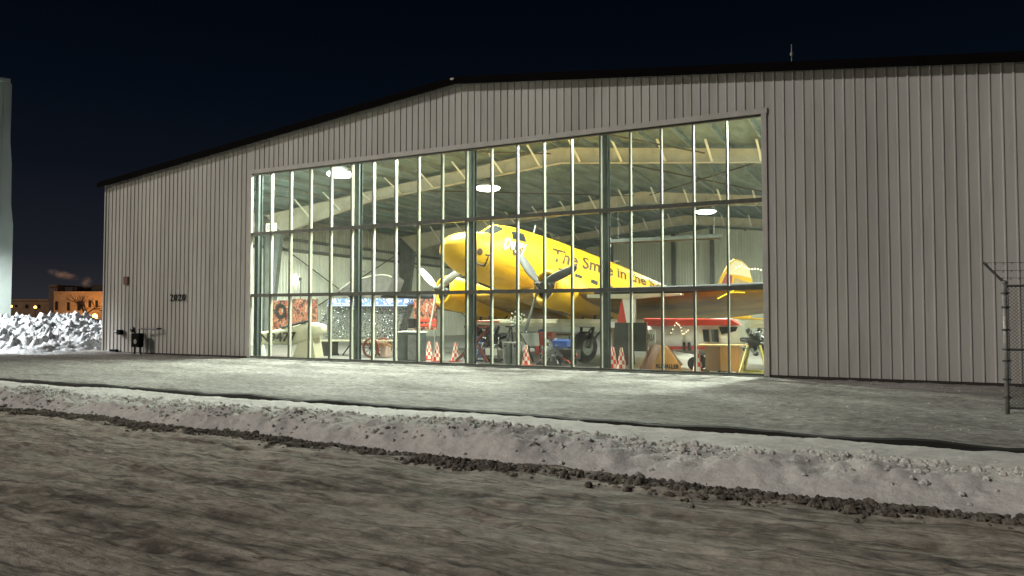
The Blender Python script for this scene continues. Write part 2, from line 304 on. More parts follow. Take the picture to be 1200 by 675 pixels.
ro=sheet('road',xs,np.arange(-25,-12.55,.05),lambda X,Y:road_h(X,Y)-.028*rut(X,Y),ROADM)
Xr,Yr=np.meshgrid(xs,np.arange(-25,-12.55,.05),indexing='ij')
at=ro.data.attributes.new('rut','FLOAT','POINT'); at.data.foreach_set('value',rut(Xr,Yr).ravel().astype(np.float32))
nt=ROADM.node_tree; b_=nt.nodes['Principled BSDF']; src=b_.inputs['Base Color'].links[0].from_socket
an=nt.nodes.new('ShaderNodeAttribute'); an.attribute_name='rut'; rn=nt.nodes.new('ShaderNodeTexNoise'); rn.inputs['Scale'].default_value=5; rn.inputs['Detail'].default_value=6
tcn=nt.nodes.new('ShaderNodeTexCoord'); nt.links.new(tcn.outputs['Object'],rn.inputs['Vector'])
mm=nt.nodes.new('ShaderNodeMath'); mm.operation='MULTIPLY'; nt.links.new(an.outputs['Fac'],mm.inputs[0]); rr_=nt.nodes.new('ShaderNodeMapRange'); rr_.inputs[1].default_value=.3; rr_.inputs[2].default_value=.6; nt.links.new(rn.outputs['Fac'],rr_.inputs[0]); nt.links.new(rr_.outputs[0],mm.inputs[1])
mxr=nt.nodes.new('ShaderNodeMix'); mxr.data_type='RGBA'; nt.links.new(mm.outputs[0],mxr.inputs[0]); nt.links.new(src,mxr.inputs[6]); mxr.inputs[7].default_value=(.11,.09,.07,1)
prev=mxr.outputs[2]
for sc_,st,wd,dk in ((1.0,(.22,1.7,1),.020,.40),(2.3,(.22,1.6,1),.026,.55),(4.5,(.3,1.3,1),.035,.7)):
    mpn=nt.nodes.new('ShaderNodeMapping'); mpn.inputs['Scale'].default_value=st; mpn.inputs['Rotation'].default_value=(0,0,.06*sc_); mpn.inputs['Location'].default_value=(sc_*3,sc_,0); nt.links.new(tcn.outputs['Object'],mpn.inputs[0])
    nn_=nt.nodes.new('ShaderNodeTexNoise'); nn_.inputs['Scale'].default_value=sc_; nn_.inputs['Detail'].default_value=5; nn_.inputs['Roughness'].default_value=.55; nt.links.new(mpn.outputs[0],nn_.inputs['Vector'])
    crn=nt.nodes.new('ShaderNodeValToRGB'); ee=crn.color_ramp.elements; ee[0].position=.5-wd; ee[0].color=(1,1,1,1); ee[1].position=.5+wd; ee[1].color=(1,1,1,1); q_=ee.new(.5); q_.color=(dk,dk,dk,1)
    nt.links.new(nn_.outputs['Fac'],crn.inputs[0]); mz=nt.nodes.new('ShaderNodeMix'); mz.data_type='RGBA'; mz.blend_type='MULTIPLY'; mz.inputs[0].default_value=1; nt.links.new(prev,mz.inputs[6]); nt.links.new(crn.outputs[0],mz.inputs[7]); prev=mz.outputs[2]
nt.links.new(prev,b_.inputs['Base Color'])
def bank_h(X,Y):
    t=toe(X); w=sm(Y,t-.02,t+.62+.25*fbm(X*.9,Y*0+7,2)); back=1-sm(Y,t+.9,t+2.2)
    amp=.15+.22*fbm(X*.45,X*0,3)+.07*sm(X,-14,-4)
    h=-.09+.09*w+amp*w*(.3+.7*back)
    lump=np.abs(fbm(X*1.6,Y*1.9,5,.62)); h=h+(.22*(lump-.06)+.20*fbm(X*3.6,Y*4.2,5,.75)+.12*np.abs(fbm(X*9,Y*10,3,.75)))*w*(.25+.75*back)
    h=h+.035*fbm(X*.7,Y*3.0,4,.65)*w
    return h*(1-sm(Y,KY-.55,KY-.06))+(-.05+.05*fbm(X*1.5,Y*1.5,3))*sm(Y,KY-.55,KY-.06)
sheet('snow_bank',xs,np.arange(-13.95,KY-.05,.045),bank_h,BANKM)
def apron_h(X,Y):
    h=.0+.05*fbm(X*.8,Y*1.6,5,.62)+.085*np.abs(fbm(X*2.6,Y*3.4,4,.75))+.03*fbm(X*5.5,Y*6,2)+.02*sm(Y,-1.2,-.1)
    h=h+.05*sm(-Y,9.2,9.45)*(.7+fbm(X*2,Y*0,3))-.02*sm(-Y,9.5,9.6)
    h=h+.10*np.exp(-((X+31.5)/2.5)**2)*sm(Y,-2,0)
    return np.where((Y>-.3)&(X>-22.3)&(X<-2.3),np.minimum(h,.03),h)
sheet('snow_apron',xs,np.concatenate([np.arange(-9.62,-.02,.05),[0.0]]),apron_h,APRONM)
# side yard beyond the hangar's left corner
sheet('yard',np.arange(-120,-31.3,1.5),np.arange(.05,120,1.5),lambda X,Y:-.02+.1*fbm(X*.3,Y*.3,3),APRONM)
kb=MB(); L=[(x,KY+.03*noise.noise(Vector((x*.9,0,0)))) for x in np.arange(-62,9.5,.2)]
hz=lambda x:.035+.05*noise.noise(Vector((x*.8,5,0)))+.02*noise.noise(Vector((x*3,9,0)))
for (a,ya),(b,yb) in zip(L[:-1],L[1:]):
    kb.add([(a,ya-.06,-.12),(b,yb-.06,-.12),(b,yb-.045,hz(b)),(a,ya-.045,hz(a)),(a,ya+.07,hz(a)+.01),(b,yb+.07,hz(b)+.01)],[(0,1,2,3),(3,2,5,4)])
tag(kb.build('kerb',mat('dark_bare_kerb',(.010,.008,.006),.8,n_scale=2,n_amt=.5)),kind='structure')
# dark clods along the foot of the bank
tmpl=[]
for k in range(8):
    vs=[];n,m_=6,4
    mb=MB().sphere((0,0,0),1,n,m_); q=[Vector(v) for v in mb.v]
    q=[v*(1+.5*noise.noise(v*1.4+Vector((k*9,0,0)))) for v in q]; tmpl.append((np.array([v[:] for v in q]),mb.f))
V=[];Fc=[];base=0
for i in range(30000):
    x=-45+54*random.random()**.62
    t=float(toe(np.array([x]))[0]); dn=noise.noise(Vector((x*.8,3,0)))+.6*noise.noise(Vector((x*2.7,8,0)))
    if random.random()>.62+.75*dn: continue
    g=random.gauss(.04*math.sin(x*1.3),.10+.05*dn+.06*(random.random()<.15)); r=(abs(random.gauss(.011,.011))+.005)*(1.5 if random.random()<.05 else 1)
    y=t-.03+g; zc=-.035+.04*math.exp(-(g/.13)**2)*random.random()
    tv,tf=tmpl[i%8]; a=random.random()*6.28; ca,sa=math.cos(a),math.sin(a)
    p=tv*np.array([r*random.uniform(.7,1.7),r*random.uniform(.7,1.3),r*random.uniform(.6,1.2)])
    p=np.stack([p[:,0]*ca-p[:,1]*sa+x,p[:,0]*sa+p[:,1]*ca+y,p[:,2]+zc],-1)
    V.append(p); Fc+=[tuple(j+base for j in f) for f in tf]; base+=len(p)
me=bpy.data.meshes.new('frozen_clods'); me.from_pydata(np.concatenate(V).tolist(),[],Fc); me.materials.append(CLODM); me.validate()
o=bpy.data.objects.new('frozen_clods',me); col.objects.link(o); tag(o,'line of dark frozen clods along the foot of the snow bank','clods',kind='stuff')
# loose snow crumbs on apron and bank
V=[];Fc=[];base=0;N=15000
xs_=-30+38.*rng.rand(N); ys_=np.where(np.arange(N)<12500,-12.15+rng.normal(0,.42,N),rng.uniform(-13.6,-.6,N))
keep=(ys_>toe(xs_)+.1)&(np.abs(ys_-KY)>.2)&((fbm(xs_*.9,ys_*1.2,3)>-.03)|(rng.rand(N)<.25)); xs_=xs_[keep]; ys_=ys_[keep]
zs_=np.where(ys_<KY,bank_h(xs_,ys_),apron_h(xs_,ys_))
for i,(x,y,z) in enumerate(zip(xs_,ys_,zs_)):
    r=(abs(random.gauss(.010,.011))+.005)*(1 if y<-11 else .42)
    tv,tf=tmpl[i%8]; p=tv*np.array([r*random.uniform(.8,1.6),r,r*random.uniform(.6,1.2)])+np.array([x,y,z+r*.25]); V.append(p); Fc+=[tuple(j+base for j in f) for f in tf]; base+=len(p)
me=bpy.data.meshes.new('snow_crumbs'); me.from_pydata(np.concatenate(V).tolist(),[],Fc); me.materials.append(BANKM)
o=bpy.data.objects.new('snow_crumbs',me); col.objects.link(o); tag(o,'loose snow crumbs scattered over the apron and bank','snow crumbs',kind='stuff')

# ---------------------------------------------------------------- hangar
XL,XR,XC=-31.2,6.1,-12.55; WX0,WX1=-22.05,-2.6; WT=7.38; YB=45.0
def roofz(x): return 9.72-.110*abs(x-XC)
hangar=thing('hangar','wide pale corrugated metal hangar with a lit glass front and dark roof edge','hangar',(XC,YB/2,0))
def siding(x0,x1,zb,zt,y,axis='x',out=-1,rib=.252,h=.026):
    """ribbed sheet between x0 and x1"""
    mb=MB(); pr=[]; x=x0
    while x<x1-1e-6:
        for dx,dy in ((0,0),(rib*.5,0),(rib*.5+.001,0),(rib*.80,0),(rib*.86,h),(rib*.95,h)):
            if dx==rib*.5+.001: continue
            if x+dx<x1: pr.append((x+dx,dy))
        x+=rib
    pr.append((x1,0)); vs=[]
    for (a,dy) in pr:
        yy=y+out*dy
        for z in (zb(a),zt(a)):
            vs.append((a,yy,z) if axis=='x' else (yy,a,z))
    fs=[(2*i,2*i+2,2*i+3,2*i+1) for i in range(len(pr)-1)]
    return mb.add(vs,fs)
T=lambda a:roofz(a)-.02
siding(XL,WX0-.12,lambda a:.10,T,0).build('front_wall',WALL,hangar)
siding(WX1+.12,XR,lambda a:.10,T,0).build('front_wall',WALL,hangar)
siding(WX0-.12,WX1+.12,lambda a:WT+.16,T,0).build('front_wall',WALL,hangar)
siding(0,YB,lambda a:0,lambda a:roofz(XL)-.02,XL,'y',-1).build('side_wall',WALL,hangar)
siding(0,YB,lambda a:0,lambda a:roofz(XR)-.02,XR,'y',1).build('side_wall',WALL,hangar)
mb=MB(); mb.bb(XL,XR,YB+.02,YB+.1,0,roofz(XL)); mb.prism([(XL,YB+.02,roofz(XL)),(XR,YB+.02,roofz(XR)),(XC,YB+.02,roofz(XC))],(0,.08,0)); mb.build('rear_wall',WALL,hangar)
# corner trims and base
mb=MB(); mb.bb(XL-.02,XL+.05,-.045,.06,0,roofz(XL)-.03); mb.build('corner_trim',WALL,hangar)
for xx0,xx1 in ((XL,WX0-.1),(WX1+.1,XR)): MB().bb(xx0,xx1,-.02,.04,-.05,.10).build('base_flashing',mat('dark_base',(.03,.025,.02),.8,n_scale=2,n_amt=.4),hangar)
# roof: two slabs with dark rake trim
for s,x0,x1 in ((-1,XL-.25,XC),(1,XC,XR+.25)):
    mb=MB(); mb.prism([(x0,-.22,roofz(x0)+.02),(x1,-.22,roofz(x1)+.02),(x1,-.22,roofz(x1)+.12),(x0,-.22,roofz(x0)+.12)],(0,YB+.44,0)); rf=mb.build('roof',mat('roof_sheet',(.05,.045,.04),.6,n_scale=1,n_amt=.3),hangar)
    mb=MB(); mb.prism([(x0,-.27,roofz(x0)-.10),(x1,-.27,roofz(x1)-.10),(x1,-.27,roofz(x1)+.15),(x0,-.27,roofz(x0)+.15)],(0,.045,0)); mb.build('rake_trim',DARKTRIM,rf)
mb=MB().sphere((XC,-.30,roofz(XC)+.06),.05,10,6,(1.7,.6,.8)); mb.build('ridge_cap_light',TRIM,hangar)
mb=MB().tube([(-1.8,.3,roofz(-1.8)),(-1.8,.3,9.35)],.016,6); mb.tube([(-1.8,.3,9.02),(-1.8,.3,9.12)],.045,6); mb.build('antenna',GREYM,hangar)
# window surround
mb=MB(); mb.bb(WX0-.14,WX0,-.05,.05,.02,WT+.02); mb.build('window_jamb',TRIM,hangar)
mb=MB(); mb.bb(WX1,WX1+.14,-.05,.05,.02,WT+.02); mb.build('window_jamb',TRIM,hangar)
mb=MB(); mb.bb(WX0-.16,WX1+.16,-.06,.05,WT+.02,WT+.18); mb.build('window_head',TRIM,hangar)
mb=MB(); mb.bb(WX0-.1,WX1+.1,-.10,.30,-.05,.06); mb.build('window_sill',mat('sill_metal',(.12,.13,.11),.5,n_scale=3,n_amt=.3),hangar)
bays=[xat(p,0) for p in (299,411,546,704)]+[WX1]
TR=[2.52,4.98]
bays[0]=WX0
for i in range(4):
    a,b=bays[i],bays[i+1]; n=5; w=(b-a)/n
    fr=MB(); fr.bb(a,b,-.005,.10,.06,.12); fr.bb(a,b,-.005,.10,WT-.05,WT+.018)
    for z in TR: fr.bb(a,b,-.02,.16,z-.06,z+.06)
    wb=fr.build('window_bay',CAPM,hangar)
    for k in range(0 if i else 1,n):
        x=a+w*k
        mb=MB(); mb.bb(x-.022,x+.022,-.028,.012,.122,WT-.052); mb.build('glazing_cap',CAPM,wb)
        if k or True:
            for z0,z1 in ((.125,TR[0]-.062),(TR[0]+.062,TR[1]-.062),(TR[1]+.062,WT-.055)):
                pass
            mb=MB(); mb.bb(x-.026,x+.026,.035,.13,.125,TR[0]-.062); mb.bb(x-.026,x+.026,.035,.13,TR[0]+.062,TR[1]-.062); mb.bb(x-.026,x+.026,.035,.13,TR[1]+.062,WT-.055); mb.build('mullion',MULL,wb)
    mb=MB(); mb.bb(a+.002,b-.002,.018,.026,.125,WT-.055); mb.build('glass',GLASS,wb)
for x in bays[:4]:
    xx=x+.08 if x!=WX0 else x+.04
    mb=MB(); mb.bb(xx-.09,xx+.10,.20,.22,0,WT+1.0); mb.bb(xx-.09,xx+.10,.40,.42,0,WT+1.0); mb.bb(xx-.01,xx+.03,.22,.40,0,WT+1.0); mb.build('window_column',STEELG,hangar)
# interior shell
mb=MB(); mb.bb(XL+.05,XR-.05,.31,YB,-.03,.02); mb.build('floor',CONC,hangar)
siding(.1,YB,lambda a:0,lambda a:5.7,XL+.12,'y',1,h=.03).build('liner_wall',INWALL,hangar)
siding(.1,YB,lambda a:5.7,lambda a:roofz(XL)-.1,XL+.13,'y',1,h=.03).build('liner_band',INBAND,hangar)
siding(.1,YB,lambda a:0,lambda a:roofz(XR)-.1,XR-.12,'y',-1,h=.03).build('liner_wall',INWALL,hangar)
siding(XL+.2,XR-.2,lambda a:0,lambda a:roofz(a)-.15,YB-.05,'x',-1,h=.035).build('liner_wall',INWALL,hangar)
for a0,a1,zf in ((XL+.2,WX0-.15,0),(WX1+.15,XR-.2,0),(WX0-.15,WX1+.15,WT+.1)):
    siding(a0,a1,lambda a:zf,lambda a:roofz(a)-.15,.12,'x',1,h=.02).build('liner_wall',INWALL,hangar)
for x0,x1 in ((XL+.1,XC),(XC,XR-.1)):
    mb=MB(); mb.prism([(x0,.12,roofz(x0)-.10),(x1,.12,roofz(x1)-.10),(x1,.12,roofz(x1)-.05),(x0,.12,roofz(x0)-.05)],(0,YB-.2,0)); mb.build('ceiling',CEIL,hangar)
PURL=mat('purlin_grey',(.20,.24,.235),.7,n_scale=2,n_amt=.2)
pg=MB().bb(-.04,.04,.3,YB-.2,-.22,-.11).v
for k in range(-12,13):
    x=XC+k*1.5
    if x<XL+.3 or x>XR-.3: continue
    mb=MB(); mb.bb(x-.03,x+.03,.3,YB-.2,roofz(x)-.30,roofz(x)-.12); mb.build('purlin',PURL,hangar)
FRY=[9.3,22.5,34.5]
for fy in FRY:
    fr=thing  # rafter frame: web and flanges
    for s,xe in ((-1,XL+.45),(1,XR-.45)):
        sg=1 if s<0 else -1
        top=[(xe,roofz(xe)-.32),(XC,roofz(XC)-.32)]
        bot=[(xe+sg*1.25,6.35),(xe+sg*7.5,7.75),(XC,8.72)]
        colp=[(xe,0),(xe+sg*.45,0),bot[0],(xe+sg*.0,roofz(xe)-.32)]
        w=MB(); w.prism([(x,fy-.012,z) for x,z in colp],(0,.024,0)); 
        w.bar((xe,fy,0),(xe,fy,roofz(xe)-.32),.26,.02); w.bar((xe+sg*.45,fy,0),(bot[0][0],fy,bot[0][1]),.28,.022)
        w.build('frame_column',BEAMD,hangar)
        w=MB(); w.prism([(x,fy-.01,z) for x,z in [colp[3],bot[0],bot[1],bot[2],top[1]]],(0,.02,0))
        for p,q in ((bot[0],bot[1]),(bot[1],bot[2])): w.bar((p[0],fy,p[1]),(q[0],fy,q[1]),.30,.03)
        w.bar((top[0][0],fy,top[0][1]),(top[1][0],fy,top[1][1]),.30,.02)
        raf=w.build('rafter',BEAM,hangar)
        for k in range(1,9):
            x=xe+sg*(1.6+k*1.95)
            if abs(x-XC)<.4: continue
            zb=np.interp(abs(x-xe),[1.25,7.5,18.2],[6.35,7.75,8.72])
            for dy in (-1,1):
                w=MB().bar((x,fy+dy*.12,zb+.03),(x,fy+dy*1.5,roofz(x)-.22),.09,.03); w.build('fly_brace',WHT,raf)
for x in (-16,-12.5,-6,-1,-22):
    w=MB().bb(x-.18,x+.18,YB-.35,YB-.10,0,roofz(x)-.2); w.build('end_wall_column',BEAMD,hangar)
rods=[((XL+.5,9.5,.4),(XL+.5,22.2,6.2)),((XL+.5,22.2,.4),(XL+.5,9.5,6.2)),((XL+.5,22.7,.4),(XL+.5,34.2,6.2)),((XL+.5,34.2,.4),(XL+.5,22.7,6.2)),
 ((-22,9.4,roofz(-22)-.45),(-13,22.4,roofz(-13)-.5)),((-12,9.4,roofz(-12)-.5),(-3,22.4,roofz(-3)-.5)),((-3,9.4,roofz(-3)-.5),(-12,22.4,roofz(-12)-.5)),((-13,.6,roofz(-13)-.5),(-6,9.2,roofz(-6)-.5)),((-20,.6,roofz(-20)-.5),(-13,9.2,roofz(-13)-.5))]
for a,b in rods: MB().tube([a,b],.035,6).build('bracing_rod',ROD,hangar)
for zz in (6.25,5.62): MB().bb(XL+.16,XL+.34,.3,YB-.2,zz-.08,zz+.08).build('girt',BEAMD,hangar)
MB().tube([(XL+.4,2.0,0),(XL+.4,2.0,7)],.06,8).tube([(XL+.4,1.5,0),(XL+.4,1.5,7)],.04,8).build('drain_pipe',TRIM,hangar)
# house number
o=flat_text('2020',.40,P(199,352.5,-.046),(1,0,0),(0,0,1),MATTE,hangar,'house_number',fit=xat(218,-.04)-xat(199,-.04),bold=.004)
# lettering sits a hair proud of the ribs

# ---------------------------------------------------------------- wall fittings, left
def onwall(px,py): return P(px,py,-.05)
p=onwall(147,329); t=tag(MB().box(p,(.30,.05,.36)).build('wall_sign',mat('rusty_red_plate',(.10,.03,.02),.6,n_scale=6,n_amt=.4),None,bevel=.01),'small rusty red plate fixed high on the hangar wall','sign')
p=onwall(143,389)
t=thing('wall_vent','dark hooded vent on the hangar wall above the gas meter','vent',p)
MB().bb(p.x-.12,p.x+.12,p.y-.16,p.y,p.z-.12,p.z+.10).build('hood',MATTE,t); MB().tube([(p.x-.3,p.y-.1,p.z+.02),(p.x-.1,p.y-.1,p.z+.02)],.05,8).build('pipe',BLKP,t)
p=onwall(137,411); MBo=MB().bb(p.x-.25,p.x+.2,p.y-.15,p.y,p.z-.06,p.z+.07); tag(MBo.build('socket_box',MATTE,None,bevel=.02),'flat dark box low on the hangar wall left of the gas meter','box')
g=P(162,415,-.35); g.z=0
t=thing('gas_meter','dark gas meter with regulator and pipes beside the hangar wall','gas meter',g)
MB().bb(g.x-.25,g.x+.28,g.y-.14,g.y+.12,.35,.95).build('meter_body',MATTE,t,bevel=.04)
MB().tube([(g.x-.18,g.y,0),(g.x-.18,g.y,.36)],.035,8).tube([(g.x+.22,g.y,0),(g.x+.22,g.y,.36)],.035,8).build('riser_pipe',BLKP,t)
MB().tube([(g.x+.1,g.y,.9),(g.x+.1,g.y,1.15),(g.x+1.1,g.y+.1,1.15),(g.x+1.1,g.y+.3,1.15)],.035,8).build('outlet_pipe',BLKP,t)
MB().tube([(g.x-.2,g.y,.9),(g.x-.2,g.y,1.05)],.03,8).sphere((g.x-.3,g.y-.02,1.1),.13,12,8,(1,.7,1)).build('regulator',BLKP,t)
MB().tube([(g.x+.1,g.y-.16,.6),(g.x+.1,g.y-.19,.6)],.1,14).build('dial',GREYM,t)

# ---------------------------------------------------------------- yellow airliner
PITCH=R(11.5); cp,sp=math.cos(PITCH),math.sin(PITCH); H0=4.61
plane=thing('propeller_airliner','yellow twin engined airliner with a painted smile and brown lettering behind the glass','airplane',(-13.62,.97,0),math.atan2(.934,.358))
def A(u,v,w):
    if u>12: u=12+(u-12)*1.22
    return Vector((u*cp+w*sp, -v, H0-u*sp+w*cp))   # root-local
PW=plane.matrix_basis
ST=[(0,-.33,-.43,.05),(.05,-.18,-.60,.20),(.15,-.05,-.74,.36),(.35,.13,-.88,.55),(.7,.32,-1.02,.78),(1.1,.45,-1.12,.93),(1.55,.53,-1.18,1.03),(1.85,.78,-1.2,1.08),(2.15,1.02,-1.23,1.12),(2.7,1.13,-1.26,1.17),(3.6,1.2,-1.29,1.21),(5,1.26,-1.3,1.24),(7,1.28,-1.3,1.25),(9,1.28,-1.28,1.24),(11,1.25,-1.2,1.18),(12.5,1.2,-1.05,1.1),(14,1.13,-.8,.95),(15.5,1.05,-.5,.74),(17,.95,-.2,.5),(18.5,.82,.1,.27),(19.6,.62,.38,.06)]
us=[s[0] for s in ST]
def sec(u): return tuple(float(np.interp(u,us,[s[i] for s in ST])) for i in (1,2,3))
def surf(u,phi,off=0,side=1):
    t,b,hw=sec(u); c,s=math.cos(phi),math.sin(phi); hh=(t-b)/2; e=.88
    v=(hw+off)*math.copysign(abs(s)**e,s); w=(t+b)/2+(hh+off)*math.copysign(abs(c)**e,c)
    return A(u,v*side,w)
du=[0,.05,.15,.35,.55,.8,1.1,1.35,1.6,1.8,2.0,2.15,2.4]+list(np.arange(2.8,19.6,.4))+[19.6]
def smsec(u): return u
fus=MB().loft([[surf(u,2*PI*k/48) for k in range(48)] for u in du]).build('fuselage',YEL,plane,world=False,smooth=True)
def pick(px,py):
    best=None
    for u in np.arange(.05,16,.06):
        for ph in np.arange(.2,2.2,.03):
            q=PW@surf(u,ph); a,b=proj(q); d=(a-px)**2+(b-py)**2
            if best is None or d<best[0]: best=(d,u,ph)
    return best
def patch(name,m,u0,u1,p0,p1,off=.012,side=1,nu=6,npf=6,parent=None,ell=False):
    rings=[]
    if ell:
        uc,pc=(u0+u1)/2,(p0+p1)/2; vs=[surf(uc,pc,off,side)]+[surf(uc+(u1-u0)/2*math.cos(2*PI*k/20),pc+(p1-p0)/2*math.sin(2*PI*k/20),off,side) for k in range(20)]
        return MB().add(vs,[(0,k+1,(k+1)%20+1) for k in range(20)]).build(name,m,parent or fus,world=False)
    for i in range(nu+1): rings.append([surf(u0+(u1-u0)*i/nu,p0+(p1-p0)*k/npf,off,side) for k in range(npf+1)])
    return MB().loft(rings,False,False).build(name,m,parent or fus,world=False,smooth=True)
for s in (1,-1):
    patch('windshield_pane',DGLASS,1.60,2.08,.06,.66,.012,s)
    patch('cockpit_side_window',DGLASS,2.36,2.98,.80,1.16,.012,s)
for s in (1,-1):
    for k in range(7):
        patch('cabin_window',DGLASS,4.75+k*.98,5.17+k*.98,1.60,1.86,.012,s,3,3)
patch('door_outline',BROWNL,12.1,12.13,.9,2.0,.012,1,1,8)
SEAM=mat('panel_seam_amber',(.40,.21,.01),.6,n_scale=3,n_amt=.3)
for uu in (.62,1.5,3.4,4.6,6.2,7.8,9.4,11.0): patch('panel_seam',SEAM,uu,uu+.022,.25,2.3,.004,1,1,16)
for pp_ in (.62,1.98): patch('panel_seam',SEAM,2.2,13.5,pp_,pp_+.018,.004,1,30,1)
# painted eye, smile, words
_,eu,ep=pick(562.5,295)
patch('painted_eye',BROWNL,eu-.10,eu+.10,ep-.13,ep+.13,.014,1,ell=True)
sm_px=[(549,327),(555,325.5),(561,321),(566,315),(570,308),(572,302),(573,299)]
pts=[]
for a,b in sm_px:
    _,u,ph=pick(a,b); pts.append((u,ph))
pts2=[]
for i in range(len(pts)-1):
    for k in range(5): f=k/5; pts2.append((pts[i][0]*(1-f)+pts[i+1][0]*f,pts[i][1]*(1-f)+pts[i+1][1]*f))
pts2.append(pts[-1])
MB().tube([surf(u,ph,.0) for u,ph in pts2],[.012+.03*math.sin(PI*min(1,(i+2)/len(pts2))) for i in range(len(pts2))],6).build('painted_smile',BROWNL,fus,world=False)
MB().tube([surf(pts[-1][0]-.12,pts[-1][1]+.01,.0),surf(pts[-1][0]+.14,pts[-1][1]-.02,.0)],.03,6).build('painted_smile_end',BROWNL,fus,world=False)
def wrap(s,size,u0,ph0,slope,m,name,fit=None,off=.015,**k):
    vs,fs=text_geo(s,size,**k); w=max(v.x for v in vs); sx=(fit/w if fit else 1)
    mb=MB(); mb.add([surf(u0+v.x*sx,ph0-(v.y+slope*v.x*sx)/1.22,off) for v in vs],fs); return mb.build(name,m,fus,world=False)
_,u0,p0=pick(645.5,305); _,u1,p1=pick(735,328)
v1,_f=text_geo('The Smile in',.72,shear=.18,bold=.016); v2,_f=text_geo('The Smile in the Sky',.72,shear=.18,bold=.016)
L2=(u1-u0)*max(v.x for v in v2)/max(v.x for v in v1)
wrap('The Smile in the Sky',.72,u0,p0,-(p1-p0)*1.22/(u1-u0),BROWNL,'fuselage_lettering',fit=L2,shear=.18,bold=.016)
_,u0,p0=pick(590,292); _,u1,p1=pick(617,296)
sl=-(p1-p0)*1.22/(u1-u0)
wrap('Duggy',.61,u0-.02,p0,sl,BROWNL,'nose_lettering_shadow',fit=(u1-u0)*1.03,shear=.3,bold=.03,off=.011)
wrap('Duggy',.60,u0,p0,sl,WHT,'nose_lettering',fit=(u1-u0)*1.0,shear=.3,bold=.012,off=.02)
print('words',u0,u1,p0,p1)
MB().tube([surf(4.3,0,-.02),A(4.35,0,1.65)],.02,6).tube([A(4.35,0,1.62),A(5.9,0,1.5)],.008,4).build('aerial',GREYM,fus,world=False)
MB().tube([A(9.5,0,1.2),A(9.5,0,1.48),A(9.8,0,1.55)],.03,6).build('aerial',GREYM,fus,world=False)
